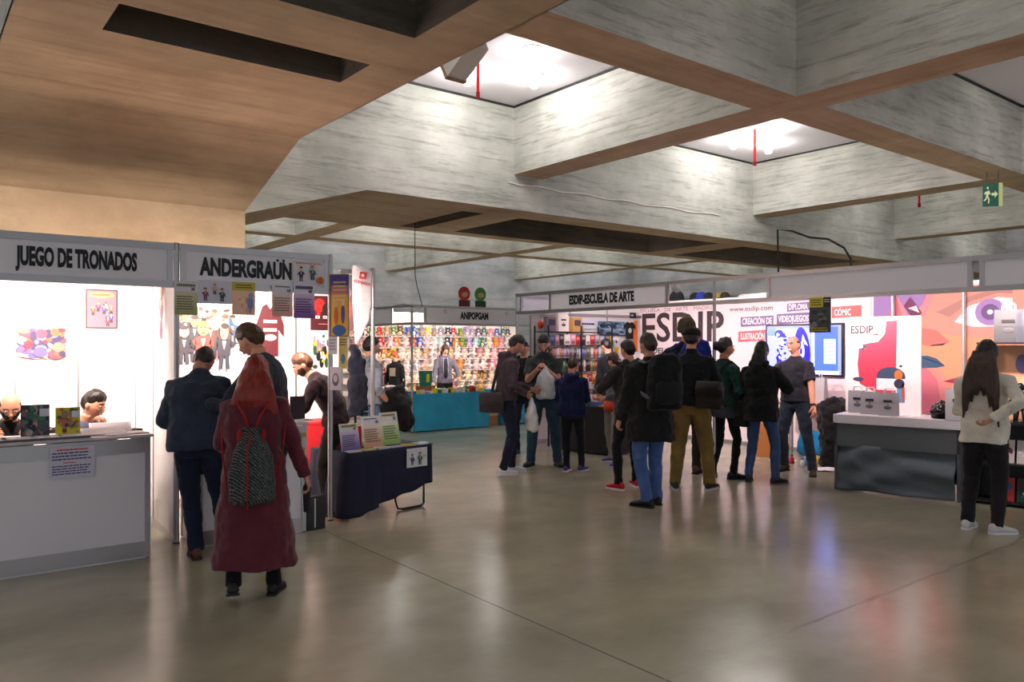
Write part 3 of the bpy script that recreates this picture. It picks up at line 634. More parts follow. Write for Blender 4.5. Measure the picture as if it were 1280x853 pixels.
# big cut-out crowd banner of invented cartoon people
def d_big(m, w_, h):
    onp(m, -w_/2, w_/2, 0, h, (.97, .93, .92)); scrib(m, w_*.5, h, [(.75, .42, .42), (.82, .6, .58), (.68, .5, .55)], 40)
    for i, (x, z, s_) in enumerate([(-.45, .55, .26), (0, .70, .22), (.45, .5, .28), (.18, .2, .36), (-.30, .15, .38), (-.36, .5, .30), (-.12, .62, .28), (.12, .55, .30), (.34, .66, .26), (-.22, .34, .34), (.05, .30, .36), (.30, .36, .34), (-.08, .02, .44), (.28, .0, .42), (-.4, .1, .36)]):
        toon(m, x*w_*.85, z*h*.9, s_*h*2.0, random.choice([(.80, .55, .44), (.72, .42, .32)]), random.choice([(.12, .09, .12), (.55, .2, .16), (.2, .32, .45), (.3, .18, .15), (.14, .14, .18)]), random.choice([(.15, .1, .1), (.8, .5, .2), (.3, .2, .15)]), 4+i*5)
    ppoly(m, [(-.02*w_, h*.86), (.10*w_, h*.95), (.24*w_, h*.88), (.22*w_, h*.72), (.08*w_, h*.70)], (.72, .58, .52), 60); ppoly(m, [(-.02*w_, h*.86), (.10*w_, h*.95), (.24*w_, h*.88), (.10*w_, h*.81)], (.85, .74, .66), 61)
poster('cartoon_banner', 'large poster of a crowd of cartoon people above the man in the navy jacket', 'poster', 214, 300, 392, 462, 'v', VB+.01, d_big)
def d_side(m, w_, h): onp(m, -w_/2, w_/2, 0, h, (.96, .86, .86)); scrib(m, w_, h, [(.88, .5, .55), (.7, .7, .85), (.95, .8, .78), (.8, .35, .4)], 34)
def d_shirt(m, w_, h):
    ppoly(m, [(-w_*.3, 0), (w_*.3, 0), (w_*.3, h*.5), (w_*.5, h*.35), (w_*.5, h*.6), (w_*.28, h*.95), (w_*.12, h), (0, h*.9), (-w_*.12, h), (-w_*.28, h*.95), (-w_*.5, h*.6), (-w_*.45, h*.3), (-w_*.3, h*.5)], (.32, .05, .10), 2)
    for z in (.66, .50): lines(m, -w_*.24, w_*.24, h*(z-.06), h*(z+.07), 1, (.97, .88, .88), 4, rag=.02)
    pell(m, 0, h*.36, w_*.22, h*.06, (.95, .85, .85), 4)
aw, wd, hh = poster('comic_poster', 'maroon and white figure poster to the right of the tall young person', 'poster', 320, 355, 380, 446, 'v', VB+.01, d_shirt)
# flyers taped under the second fascia: headline, price, colour gradient body
def d_fly(ct, cb, head, price=True):
    def f(m, w_, h):
        n = 10
        for i in range(n):
            k = i/(n-1); cc = tuple(cb[j]*(1-k) + ct[j]*k for j in range(3)); onp(m, -w_/2, w_/2, h*.72*i/n, h*.72*(i+1)/n, cc)
        onp(m, -w_/2, w_/2, h*.72, h, (.90, .89, .92)); 
        if head: onp(m, -w_*.42, w_*.42, h*.86, h*.96, head, 2)
        lines(m, -w_*.36, w_*.36, h*.87, h*.95, 1, (.35, .3, .2), 4, rag=.05); lines(m, -w_*.4, w_*.4, h*.15, h*.6, 6, tuple(x*.6 for x in cb), 4)
    return f
def onflyer(o, w_, h, s):
    text(s, h*.13, INK, o, (w_*.3, -.004, h*.79), (R(90), 0, 0), .8, bold=.001, ext=.0005, name='price')
FV = VF - .028
for (x0, x1, y0, y1, ct, cb, hd, pr, lb) in [
    (218, 247, 353, 394, (.85, .82, .72), (.66, .68, .45), (.7, .68, .62), '3€', 'olive green price flyer, leftmost under the long-name sign'),
    (340, 366, 355, 396, (.93, .86, .84), (.88, .66, .58), None, '5€', 'peach coloured price flyer hanging under the long-name sign'),
    (367, 393, 356, 398, (.86, .78, .90), (.52, .32, .66), (.45, .35, .6), '4€', 'purple price flyer, rightmost under the long-name sign')]:
    o, w_, h = poster('price_flyer', lb, 'flyer', x0, x1, y0, y1, 'v', FV, d_fly(ct, cb, hd)); onflyer(o, w_, h, pr)
def d_t1(m, w_, h):
    onp(m, -w_/2, w_/2, 0, h, (.84, .83, .90)); toon(m, -w_*.28, h*.12, h*.6, (.95, .75, .65), (.6, .25, .4), (.4, .25, .15)); toon(m, w_*.2, h*.1, h*.62, (.95, .75, .65), (.15, .3, .3), (.3, .2, .1), 12); toon(m, -w_*.02, h*.4, h*.5, (.9, .7, .6), (.8, .7, .5), (.5, .3, .15), 20)
poster('cartoon_sheet', 'white sheet with three little cartoon figures under the long-name sign', 'poster', 247, 290, 351, 380, 'v', FV, d_t1)
def d_t2(m, w_, h):
    onp(m, -w_/2, w_/2, 0, h, (.95, .78, .66)); onp(m, -w_/2, w_/2, h*.74, h, (.76, .70, .25), 2); lines(m, -w_*.35, w_*.35, h*.8, h*.95, 2, (.3, .25, .1), 3, .05); scrib(m, w_*.5, h*.6, [(.92, .6, .55), (.95, .85, .6)], 12)
    pell(m, w_*.28, h*.35, w_*.13, h*.2, (.52, .55, .78), 9); pell(m, w_*.3, h*.6, w_*.10, h*.08, (.6, .63, .85), 10); pell(m, w_*.26, h*.12, w_*.04, h*.07, (.5, .5, .75), 9)
poster('cartoon_flyer', 'peach and yellow flyer with a blue bird-like figure under the long-name sign', 'flyer', 290, 319, 353, 394, 'v', FV, d_t2)
def d_t3(m, w_, h):
    onp(m, -w_/2, w_/2, 0, h, (.87, .86, .90)); lines(m, -w_*.42, w_*.4, h*.84, h*.97, 1, (.85, .45, .25), 3, .02); toon(m, -w_*.25, h*.12, h*.66, (.9, .75, .7), (.25, .2, .3), (.2, .1, .2)); toon(m, w_*.10, h*.2, h*.66, (.8, .75, .7), (.25, .4, .45), (.5, .3, .3), 14); pell(m, w_*.34, h*.2, w_*.12, h*.16, (.90, .48, .15), 20); pell(m, w_*.34, h*.2, w_*.05, h*.15, (.75, .35, .1), 21)
poster('cartoon_sheet', 'small sheet with two cartoon figures and a pumpkin on the long-name sign', 'poster', 366, 406, 327, 356, 'v', VF-.008, d_t3, eps=.012)
def d_red(m, w_, h):
    onp(m, -w_/2, w_/2, 0, h, (.30, .08, .10)); pell(m, -w_*.05, h*.72, w_*.3, h*.2, (.80, .16, .15), 2); pell(m, w_*.3, h*.6, w_*.22, h*.2, (.15, .1, .1), 3); pell(m, -w_*.1, h*.5, w_*.1, h*.18, (.7, .12, .12), 4)
    for x in (-.15, .22): onp(m, w_*(x-.1), w_*(x+.1), h*.34, h*.42, (.95, .93, .93), 5); onp(m, w_*(x-.04), w_*(x+.04), h*.36, h*.40, (.15, .1, .1), 6)
    lines(m, -w_*.1, w_*.45, h*.16, h*.2, 1, (.85, .6, .6), 5)
poster('film_poster', 'dark red poster on the stand wall behind the taped flyers', 'poster', 388, 413, 370, 413, 'v', VB+.01, d_red)
def d_toy(m, w_, h): onp(m, -w_/2, w_/2, 0, h, (.93, .92, .92)); scrib(m, w_, h*.95, [(.15, .35, .2), (.85, .7, .2), (.1, .1, .1), (.6, .5, .6), (.2, .25, .2)], 26)
poster('comic_poster', 'white sheet with a dark green creature below the dark red poster', 'poster', 390, 412, 416, 462, 'v', VB+.01, d_toy)
# ---------- front row of things hung at the corner of the second stand
post(*WP(466, 8.7)[:2], 'thin aluminium post behind the brochure table')
def hang(name, label, cat, px0, px1, py0, py1, D, draw, yaw=0, mat=None, th=.003):
    c = WP((px0+px1)/2, D); w_ = (px1-px0)/FPX*D; z0, z1 = zat(py1, D), zat(py0, D); m = flat(w_, z1-z0, th=th); draw(m, w_, z1-z0)
    o = m.build(name, mat or PRINT, loc=(c.x, c.y, z0), rz=ANG-R(90)+R(yaw)); tag(o, label, cat); return o, w_, z1-z0
def d_roll(m, w_, h):
    onp(m, -w_/2, w_/2, 0, h, (.45, .36, .30)); onp(m, -w_*.40, w_*.46, .01, h-.03, (.95, .72, .15), 2); onp(m, -w_*.40, w_*.46, h*.82, h*.97, (.35, .22, .65), 3); onp(m, -w_*.40, w_*.46, h*.68, h*.82, (.78, .45, .55), 3)
    lines(m, -w_*.3, w_*.38, h*.72, h*.9, 3, (.95, .85, .4), 5, .05); lines(m, -w_*.3, w_*.38, h*.56, h*.68, 2, (.95, .8, .75), 5, .1)
    pell(m, 0, h*.10, w_*.36, h*.09, (.15, .35, .6), 5); pell(m, -w_*.15, h*.34, w_*.12, h*.15, (.8, .4, .2), 6); pell(m, w_*.2, h*.36, w_*.10, h*.16, (.25, .25, .6), 6); pell(m, w_*.22, h*.54, w_*.09, h*.05, (.95, .8, .7), 7); pell(m, -w_*.15, h*.52, w_*.09, h*.05, (.9, .75, .7), 7)
hang('event_poster', 'tall yellow and purple event poster hanging on the aluminium post', 'poster', 411, 437, 343, 421, 7.36, d_roll, yaw=-12, th=.012)
def d_blk(m, w_, h):
    onp(m, -w_/2, w_/2, 0, h, (.22, .20, .24)); onp(m, -w_*.5, w_*.5, 0, h*.55, (.38, .10, .14), 2); pell(m, w_*.1, h*.35, w_*.3, h*.18, (.72, .12, .14), 3); pell(m, 0, h*.62, w_*.4, h*.09, (.5, .42, .5), 4); lines(m, w_*.0, w_*.4, h*.9, h*.94, 1, (.8, .8, .8), 5, 0)
hang('film_banner', 'tall black and dark red banner behind the yellow event poster', 'banner', 426, 441, 337, 414, 8.66, d_blk, th=.01)
# white T-shirt bag with a red star
ra, rb = WP(423, 8.68, 2.48), WP(466, 8.68, 2.48); m = MB(); m.tube([ra, rb], .014, 8); tag(m.build('hanging_rail', ALU), 'short horizontal rail at the thin post carrying the banner and the white bag', 'rail')
c = WP(454, 8.64); D = 8.64; bg = MB()
rings = []
for k, (py, a, b_) in enumerate([(332, 441, 449), (338, 440, 463), (380, 440.5, 463), (400, 442, 461), (418, 443, 453), (430, 444, 448)]):
    zz = zat(py, D); xa, xb = (a-454)/FPX*D, (b_-454)/FPX*D
    rings.append([(xa, .0, zz), ((xa+xb)/2, -.025, zz), (xb, 0, zz), ((xa+xb)/2, .02, zz)])
bg.loft(rings[::-1], (.93, .91, .93)); o = bg.build('white_shopping_bag', CLOTH, loc=(c.x, c.y, 0), rz=ANG-R(90)); tag(o, 'white bag with a red star square hanging from the stand corner', 'bag')
st = MB(); z = zat(344, D); st.add([(-.04, -.03, z-.04), (.035, -.03, z-.05), (.045, -.03, z+.025), (-.03, -.03, z+.035)], [(0, 1, 2, 3)], (.85, .08, .15))
pts = [(.002 + .026*(1 if k % 2 == 0 else .42)*math.sin(PI*k/5), -.032, z-.008 + .026*(1 if k % 2 == 0 else .42)*math.cos(PI*k/5)) for k in range(10)]; st.poly(pts, (.97, .95, .95)); st.build('star_emblem', PRINT, o)
text('ECENADOR', .045, M('red_ink', (.8, .15, .2), .6), o, (.0, -.034, z-.09), (R(90), R(14), 0), .8, bold=.001, ext=.001)
for (x0, x1, y0, y1, cc, lb, nm) in [(410, 422, 421, 443, (.85, .84, .86), 'small white notice taped on the post below the event poster', 0), (423, 435, 421, 461, (.88, .78, .45), 'narrow yellow strip flyer on the post below the event poster', 1), (412, 427, 459, 488, (.90, .88, .90), 'white cartoon notice taped lowest on the post', 2)]:
    def dd(m, w_, h):
        onp(m, -w_/2, w_/2, 0, h, cc)
        if nm == 2: pell(m, 0, h*.45, w_*.3, h*.28, (.45, .4, .55), 3); pell(m, 0, h*.5, w_*.2, h*.16, (.9, .85, .85), 4)
        elif nm == 1: pell(m, 0, h*.3, w_*.25, h*.16, (.3, .5, .6), 3); lines(m, -w_*.4, w_*.4, h*.7, h*.95, 3)
        else: lines(m, -w_*.4, w_*.4, h*.2, h*.9, 4, (.6, .6, .65))
    hang('notice', lb, 'paper', x0, x1, y0, y1, 7.385, dd, yaw=-12)
# thin cable strung from the stand
cb = MB(); pts = []
A = WP(466, 8.6, zat(384, 8.6)); B_ = WP(528, 14.5, zat(384, 14.5))
for k in range(13):
    q = k/12; pts.append(A.lerp(B_, q) + Vector((0, 0, -.12*math.sin(PI*q) + .16*math.sin(PI*q)**2)))
cb.tube(pts, .006, 6, (.1, .1, .1)); tag(cb.build('cable', PRINT), 'thin black cable strung from the thin post to the plush stand', 'cable')
cb = MB(); cb.tube([WP(528, 14.6, zat(384, 14.6)), WP(521, 14.6, zat(356, 14.6)), WP(519, 14.6, zat(345, 14.6)), WP(518, 14.6, ZC)], .008, 6, (.1, .1, .1)); tag(cb.build('cable', PRINT), 'black cable dropping from the ceiling to the plush stand sign', 'cable')
# ---------- ANIPOPGAM plush stand
AU, AV = 7.65, 12.85; AB = 15.8; AH = 2.42
post(AU, AV, 'aluminium corner post of the plush toy stand', AH)
post(12.6, AV, 'aluminium post at the far right of the plush toy stand', AH)
post(AU, AB, 'rear left aluminium post of the plush toy stand', AH)
fascia('fascia_board', 'pale grey sign board lettered ANIPOPGAM over the plush toy stand', (AU+.02, AV), (12.58, AV), 2.04, AH, [(.27, 4.9)], ('ANIPOPGAM', onV(575, AV)[0]-AU-.02, onV(610, AV)[0]-AU-.02, .19), railh=.045)
fascia('fascia_board', 'blank side sign board of the plush toy stand receding to the left', (AU, AB), (AU, AV+.02), 2.04, AH, [(.05, 2.2)], None, railh=.045)
wallpanel('white rear wall of the plush toy stand', (AU, AB+.15), (12.6, AB+.15), AH, mat=M('warm_white_panel', (.96, .92, .90), .5))
for k, (x, lb) in enumerate([(8.4, 'left'), (9.9, 'middle'), (11.4, 'right')]): spotlight('spotlight inside the plush toy stand, the %s one' % lb, (x, AV+.075, 2.29), (x, AB, 1.3), SPOT_W*.65, size=.25)
# blue cloth tables (L shape)
BLUE = M('blue_table_cloth', (.16, .62, .78), .7, var=.15, vscale=3, bump=.8, bscale=10)
def cloth_table(label, x0, x1, y0, y1, h, mat, cat='table', amp=.02, name='market_table'):
    t = thing(name, label, cat, ((x0+x1)/2, (y0+y1)/2, 0)); X, Y = (x1-x0)/2, (y1-y0)/2
    m = MB(); m.box(-X+.02, X-.02, -Y+.02, Y-.02, h-.04, h-.012); m.build('tabletop', WHITE, t)
    for sx in (-1, 1):
        for sy in (-1, 1): l = MB(); l.tube([(sx*(X-.08), sy*(Y-.08), 0), (sx*(X-.08), sy*(Y-.08), h-.04)], .018, 8); l.build('leg', ALU, t)
    m = MB(); per = []; st = .05
    for a, b in (((-X, -Y), (X, -Y)), ((X, -Y), (X, Y)), ((X, Y), (-X, Y)), ((-X, Y), (-X, -Y))):
        L = math.dist(a, b); n = max(2, int(L/st)); nx, ny = (b[1]-a[1])/L, -(b[0]-a[0])/L
        for k in range(n): q = k/n; per.append((a[0]+(b[0]-a[0])*q, a[1]+(b[1]-a[1])*q, nx, ny, q*L))
    rg = []
    for zi in range(7):
        k = zi/6; z = h - (h-.02)*k; ring = []
        for j, (x, y, nx, ny, q) in enumerate(per):
            d = amp*k*(noise.noise((j*.22, zi*.15, x0)) + .6*math.sin(j*.9 + x0))*1.2 + .012*k; ring.append((x+nx*d, y+ny*d, z))
        rg.append(ring)
    m.loft(rg, cap=False); m.add([(p[0], p[1], h) for p in per], [tuple(range(len(per)))]); m.build('table_cloth', mat, t, True); return t
cloth_table('long table under a bright blue cloth in front of the plush toys', AU+.05, 9.45, AV+.02, AV+.75, .72, BLUE)
cloth_table('side table under a bright blue cloth receding left beside the plush toys', AU+.05, AU+.75, AV+.8, AB-1.2, .72, BLUE)
# hidden short table to the right behind the passers-by
cloth_table('short blue cloth table right of the brown box', 9.9, 12.0, AV+.1, AV+.8, .72, BLUE)
m = MB(); m.box(0, .3, 0, .3, 0, .42, (.62, .42, .28)); m.box(-.01, .31, -.005, .0, .2, .24, (.8, .7, .5)); tag(m.build('cardboard_box', PRINT, loc=(9.52, AV+.2, 0)), 'brown cardboard box on the floor at the end of the blue table', 'box')
# plush toys: six prototypes, each with head, body, ears, arms, legs
def plush(kind, c1, c2, loc, rz, label, group, size=1.0):
    key = (kind, c1, c2); 
    t = thing('plush_toy', label, 'plush toy', loc, rz, group); t.scale = (size,)*3
    if key not in plush.cache:
        B = MB(); B.ball((0, 0, .10), (.075, .06, .09), 10, 8, c1); B.ball((0, -.045, .09), (.05, .02, .06), 8, 6, c2)
        H = MB(); H.ball((0, -.01, .22), (.085, .07, .072), 12, 8, c1); H.ball((0, -.072, .205), (.034, .022, .026), 8, 6, c2)
        fc = MB()
        for q in (-1, 1): fc.ball((q*.034, -.074, .235), .009, 6, 5, (.03, .02, .02))
        fc.ball((0, -.094, .212), (.009, .006, .007), 6, 5, (.2, .1, .1))
        E = []
        for q in (-1, 1):
            e = MB()
            if kind == 'rabbit': e.ball((q*.035, 0, .345), (.020, .014, .075), 8, 6, c1, rot=(0, q*.15, 0)); e.ball((q*.035, -.012, .345), (.011, .006, .055), 6, 5, c2, rot=(0, q*.15, 0))
            elif kind == 'cat': e.lathe([(.032, 0), (.018, .03), (.001, .06)], 8, c1, at=(q*.05, 0, .265))
            elif kind == 'bear': e.ball((q*.062, 0, .285), (.028, .016, .028), 8, 6, c1)
            elif kind == 'dog': e.ball((q*.085, -.01, .20), (.018, .03, .055), 8, 6, c2)
            elif kind == 'octopus': e.ball((q*.05, 0, .29), (.02, .02, .02), 8, 6, c2)
            E.append(e)
        A = []
        for q in (-1, 1): a = MB(); a.ball((q*.082, -.015, .12), (.024, .024, .05), 8, 6, c1, rot=(0, -q*.7, 0)); A.append(a)
        Lg = []
        for q in (-1, 1): a = MB(); a.ball((q*.05, -.05, .03), (.03, .05, .03), 8, 6, c1); a.ball((q*.05, -.095, .032), (.02, .008, .02), 6, 5, c2); Lg.append(a)
        pc = [('body', B)] + [('head', H)] + [('ear', e) for e in E] + [('arm', a) for a in A] + [('leg', a) for a in Lg] + [('face', fc)]
        plush.cache[key] = [(n, mb.mesh(n, PLUSH if n != 'face' else GLOSS, True)) for n, mb in pc]
    for n, me in plush.cache[key]:
        o = bpy.data.objects.new(n, me); COL.objects.link(o); o.parent = t
    return t
plush.cache = {}
CN = {'white': (.95, .92, .90), 'cream': (.93, .85, .72), 'pale pink': (.96, .80, .82), 'pink': (.93, .55, .66), 'tan': (.80, .62, .42), 'orange': (.95, .55, .18), 'yellow': (.96, .85, .15), 'blue': (.15, .42, .80), 'red': (.80, .12, .12), 'green': (.30, .62, .15), 'lilac': (.68, .58, .85), 'grey': (.60, .60, .68), 'navy': (.10, .13, .40), 'brown': (.45, .28, .18), 'teal': (.10, .50, .42), 'pale blue': (.70, .85, .90), 'purple': (.40, .20, .45), 'black': (.10, .10, .11)}
rows = [(1.86, ['red', 'brown', 'green', 'red', 'tan', 'green', 'brown', 'blue', 'blue', 'grey', 'yellow', 'grey', 'grey', 'navy', 'red', 'green', 'lilac', 'grey', 'purple', 'teal', 'pink', 'blue', 'teal', 'navy'], 'top hanging row', .80),
        (1.60, ['pink', 'pale pink', 'white', 'red', 'pale pink', 'orange', 'white', 'red', 'blue', 'pale pink', 'white', 'pale blue', 'navy', 'orange', 'green', 'lilac', 'pale blue', 'teal', 'white', 'orange', 'pink', 'white'], 'second row down', .85),
        (1.33, ['white', 'cream', 'white', 'orange', 'yellow', 'white', 'white', 'cream', 'tan', 'white', 'pale pink', 'orange', 'white', 'pale pink', 'white', 'pink', 'white', 'pale pink', 'pink', 'white'], 'third row down', .95),
        (1.06, ['white', 'white', 'tan', 'white', 'yellow', 'white', 'white', 'pale pink', 'white', 'white', 'pale pink', 'orange', 'white', 'pale pink', 'white', 'pink', 'white', 'pale pink'], 'fourth row down', 1.0),
        (.80, ['white', 'pale pink', 'cream', 'red', 'brown', 'white', 'white', 'cream', 'white', 'tan', 'brown', 'tan', 'cream', 'tan', 'brown', 'cream', 'pink', 'pink'], 'fifth row down', 1.0),
        (.54, ['cream', 'white', 'pink', 'cream', 'white', 'tan', 'cream', 'white', 'tan', 'pink', 'cream', 'white', 'tan', 'cream', 'white', 'pink'], 'lowest row', 1.0)]
kinds = ['bear', 'rabbit', 'cat', 'bear', 'dog', 'rabbit']
ordn = ['first', 'second', 'third', 'fourth', 'fifth', 'sixth', 'seventh', 'eighth', 'ninth', 'tenth', 'eleventh', 'twelfth', 'thirteenth', 'fourteenth', 'fifteenth', 'sixteenth', 'seventeenth', 'eighteenth', 'nineteenth', 'twentieth', 'twenty-first', 'twenty-second', 'twenty-third', 'twenty-fourth']
RK = M('rack_wire', (.8, .8, .8), .4, .6)
for ri, (z, cols, rn, sz) in enumerate(rows):
    n = len(cols)
    rk = thing('display_shelf', 'narrow white shelf carrying the %s of plush toys' % rn, 'shelf', (7.75, AB, z), 0, 'shelves of the plush toy wall')
    q = MB(); q.box(0, 4.7, -.12, .13, -.012, 0); q.build('board', WHITE, rk)
    for k in range(6): q = MB(); q.box(.2+k*.86, .215+k*.86, -.10, .13, -.05, -.012); q.build('bracket', ALU, rk)
    for i, cn in enumerate(cols):
        x = 7.9 + 4.4*(i+.5)/n + random.uniform(-.02, .02); kd = random.choice(kinds) if cn not in ('yellow',) else 'bear'; c2 = random.choice(['white', 'cream', 'pale pink', 'tan']) if cn not in ('white',) else random.choice(['pale pink', 'cream', 'grey'])
        plush(kd, CN[cn], CN[c2], (x, AB - .01, z), random.uniform(-.9, .1), '%s plush %s, %s from left in the %s' % (cn, kd, ordn[i], rn), 'plush toys on the stand wall', sz*random.uniform(.92, 1.08)*(1.0 if ri > 0 else .95))
# ---------- goods on the blue tables
def packet(m, x, y, z, a, b, h, c, rz):
    m.obox((x, y, z+h/2), (a, b, h/2), (0, 0, rz), c); m.obox((x, y, z+h+.0008), (a*.7, b*.55, .0008), (0, 0, rz), tuple(min(1, v*.6+.4) for v in c))
gc = ['white', 'pink', 'red', 'pale pink', 'white', 'blue', 'teal', 'cream', 'lilac', 'brown', 'yellow', 'white']
k = 0
for i in range(46):
    x = 7.75 + (i % 23)*.073 + random.uniform(-.01, .01); y = AV+.14 + (i//23)*.30 + random.uniform(-.05, .05); cn = random.choice(gc); m = MB(); packet(m, 0, 0, 0, .030, random.uniform(.05, .09), random.uniform(.02, .10), CN[cn], random.uniform(-.12, .12))
    tag(m.build('packet', PRINT, loc=(x, y, .722)), '%s packet %s on the blue table, %s from its left end' % (cn, ['at the front edge', 'in the rear row'][i//23], ordn[i % 23]), 'packet', 'packets on the blue tables')
for i in range(10):
    y = AV+.92 + i*.09; cn = random.choice(gc); m = MB(); packet(m, 0, 0, 0, .09, .06, random.uniform(.03, .14), CN[cn], random.uniform(-.3, .3))
    tag(m.build('packet', PRINT, loc=(AU+.3 + random.uniform(-.12, .12), y, .722)), '%s packet on the side blue table, %s from the corner' % (cn, ordn[i]), 'packet', 'packets on the side table')
m = MB(); m.loft([[(-.10, -.06, 0), (.10, -.06, 0), (.10, .06, 0), (-.10, .06, 0)], [(-.12, -.07, .30), (.12, -.07, .30), (.12, .07, .30), (-.12, .07, .30)]], CN['teal']); m.obox((0, -.066, .16), (.04, .004, .08), (.03, 0, 0), (.9, .8, .2))
a_ = onV(532, AV+.4); tag(m.build('gift_bag', PRINT, loc=(a_[0], AV+.4, .85), rz=.2), 'green gift box standing between the packets on the blue table', 'bag')
# bring it down on a small stack of boxes
m = MB(); m.box(-.16, .16, -.1, .1, 0, .127, (.55, .38, .26)); tag(m.build('carton', PRINT, loc=(a_[0], AV+.4, .722)), 'brown carton under the green gift box', 'box')
for px, c in ((568, (.85, .2, .15)), (588, (.35, .65, .3))):   # round lollipop signs over the fascia
    x, D = onV(px+4, AV+.3); m = MB(); m.box(-.13, .13, 0, .015, 0, .15, tuple(v*.5 for v in c)); m.tube([(0, .007, .28), (0, .022, .28)], .14, 18, c); m.ball((0, -.006, .26), (.08, .01, .05), 10, 6, (.9, .75, .6)); m.tube([(0, .007, 0), (0, .007, -.3)], .01, 6, (.6, .6, .6))
    tag(m.build('pop_up_sign', PRINT, loc=(x, AV+.05, AH-.02)), '%s topped little sign standing on the plush stand fascia' % ('red' if px == 568 else 'green'), 'sign')
# ---------- ESDIP stand: front along x = 8.07, rear wall at x = 11.07
EU, EV0, EB = 8.07, 10.2, 11.07
def ev(px): return onU(px, EU)[0]
p_names = [(EV0, 'aluminium corner post behind the man with the messenger bag'), (ev(893), 'aluminium post in front of the large letters on the banner'), (1.6, 'aluminium post at the near end of the long sign beam')]
for v, lb in p_names: post(EU, v, lb)
t = fascia('fascia_board', 'long sign beam lettered ESDIP-ESCUELA DE ARTE with a blank board at its near end', (EU, EV0), (EU, 1.6), 2.16, 2.5, [(EV0-ev(688), EV0-ev(834)), (EV0-ev(961), EV0-ev(1213)), (EV0-ev(1222)+.04, 8.4)], ('ESDIP-ESCUELA DE ARTE', EV0-ev(712), EV0-ev(793), .185), railh=.05)
fascia('fascia_board', 'return sign beam of the art school stand running away from its corner post', (EU, EV0), (EB, EV0), 2.16, 2.5, [(.1, .75)], None, railh=.05)
MW = M('pinkish_banner', (.95, .88, .89), .5)
wallpanel('rear wall of the art school stand carrying the white banner and the mural', (EB, EV0), (EB, .8), n=9, mat=MW)
wallpanel('white side wall behind the comic shelves and T-shirts', (EU+.3, EV0+.02), (EB, EV0+.02), n=3)
# banner and writing on the rear wall (local x runs towards the camera side, -y faces the viewer)
def eb(px): return onU(px, EB-.02)
def onwall(name, label, cat, px0, px1, py0, py1, draw, off=.02, mat=None, z=None, group=None, th=.002):
    a, Da = onU(px0, EB-off); b, Db = onU(px1, EB-off); w_ = a-b; D = (Da+Db)/2; z0, z1 = z if z else (zat(py1, D), zat(py0, D)); m = flat(w_, z1-z0, th=th); draw(m, w_, z1-z0)
    o = m.build(name, mat or PRINT, loc=(EB-off, (a+b)/2, z0), rz=-R(90)); tag(o, label, cat, group); return o, w_, z1-z0
def wt(o, w_, body, px0, px1, py, hpx, color, cpx, z0, off=.02, bold=0, name='lettering', shear=0):
    a, Da = onU(px0, EB-off); b, Db = onU(px1, EB-off); D = (Da+Db)/2; cv, cd = onU(cpx, EB-off)
    W_ = a-b; H_ = hpx/FPX*D; size = H_/.72
    mt = M('ink_%02x%02x%02x' % tuple(int(x*255) for x in color), color, .55)
    t = text(body, size, mt, o, (cv-(a+b)/2, -.004, zat(py, D)-z0), (R(90), 0, 0), 1, bold=bold, ext=.001, name=name)
    xs = [v.co.x for v in t.data.vertices]; k = W_/(max(xs)-min(xs)); t.data.transform(Matrix.Diagonal((k, 1, 1, 1))); return t
def d_ban(m, w_, h): onp(m, -w_/2, w_/2, 0, h, (.96, .88, .90)); onp(m, -w_/2, -w_/2+.02, 0, h, (.9, .8, .84), 2)
ban, bw, bh = onwall('wall_banner', 'white banner with the large letters ESDIP_ on the rear wall', 'banner', 797, 1088, 0, 0, d_ban, z=(.7, 2.44))
bc, _ = onU(797, EB-.02); bd, _ = onU(1088, EB-.02); bmid = (bc+bd)/2; bz = .7
def bt(body, px0, px1, py, hpx, color, **k):
    a, Da = onU(px0, EB-.02); b, Db = onU(px1, EB-.02); D = (Da+Db)/2; size = hpx/FPX*D/.72
    mt = M('ink_%02x%02x%02x' % tuple(int(x*255) for x in color), color, .55)
    t = text(body, size, mt, ban, (bmid-(a+b)/2, -.004, zat(py, D)-bz), (R(90), 0, 0), 1, ext=.001, bold=k.get('bold', 0), align='CENTER')
    xs = [v.co.x for v in t.data.vertices]; c0 = (max(xs)+min(xs))/2; kk = (a-b)/(max(xs)-min(xs)); t.data.transform(Matrix.Diagonal((kk, 1, 1, 1)) @ Matrix.Translation((-c0, 0, 0))); t.location.x = bmid-(a+b)/2; return t
bt('ESDIP', 803, 905, 411, 37, (.25, .18, .20), bold=.012)
def brect(px0, px1, py0, py1, c, name, k=2):
    a, Da = onU(px0, EB-.02); b, Db = onU(px1, EB-.02); D = (Da+Db)/2; m = MB(); x0, x1 = bmid-a, bmid-b
    m.add([(x0, -.003, zat(py1, Da)-bz), (x1, -.003, zat(py1-2.5, Db)-bz), (x1, -.003, zat(py0-2.5, Db)-bz), (x0, -.003, zat(py0, Da)-bz)], [(0, 1, 2, 3)], c); m.build(name, PRINT, ban)
brect(905, 914, 424, 430, (.25, .18, .20), 'underscore')
bt('ESCUELA DE ARTE', 801, 880, 439, 7, (.3, .22, .24), bold=.003)
bt('ESCUELA · DE · ARTE · MADRID', 800, 894, 387, 4.5, (.68, .5, .56)); bt('www.esdip.com', 912, 966, 386, 6, (.35, .25, .3))
brect(926, 967, 397, 409, (.52, .42, .62), 'headline_patch'); brect(971, 1012, 393, 406, (.52, .42, .62), 'headline_patch'); brect(923, 957, 415, 428, (.82, .38, .42), 'headline_patch'); brect(1040, 1077, 384, 398, (.86, .42, .42), 'headline_patch'); brect(984, 1012, 380, 390, (.52, .42, .62), 'headline_patch')
WH = (.97, .93, .95)
def btx(*a, **k): t = bt(*a, **k); t.location.y = -.0045
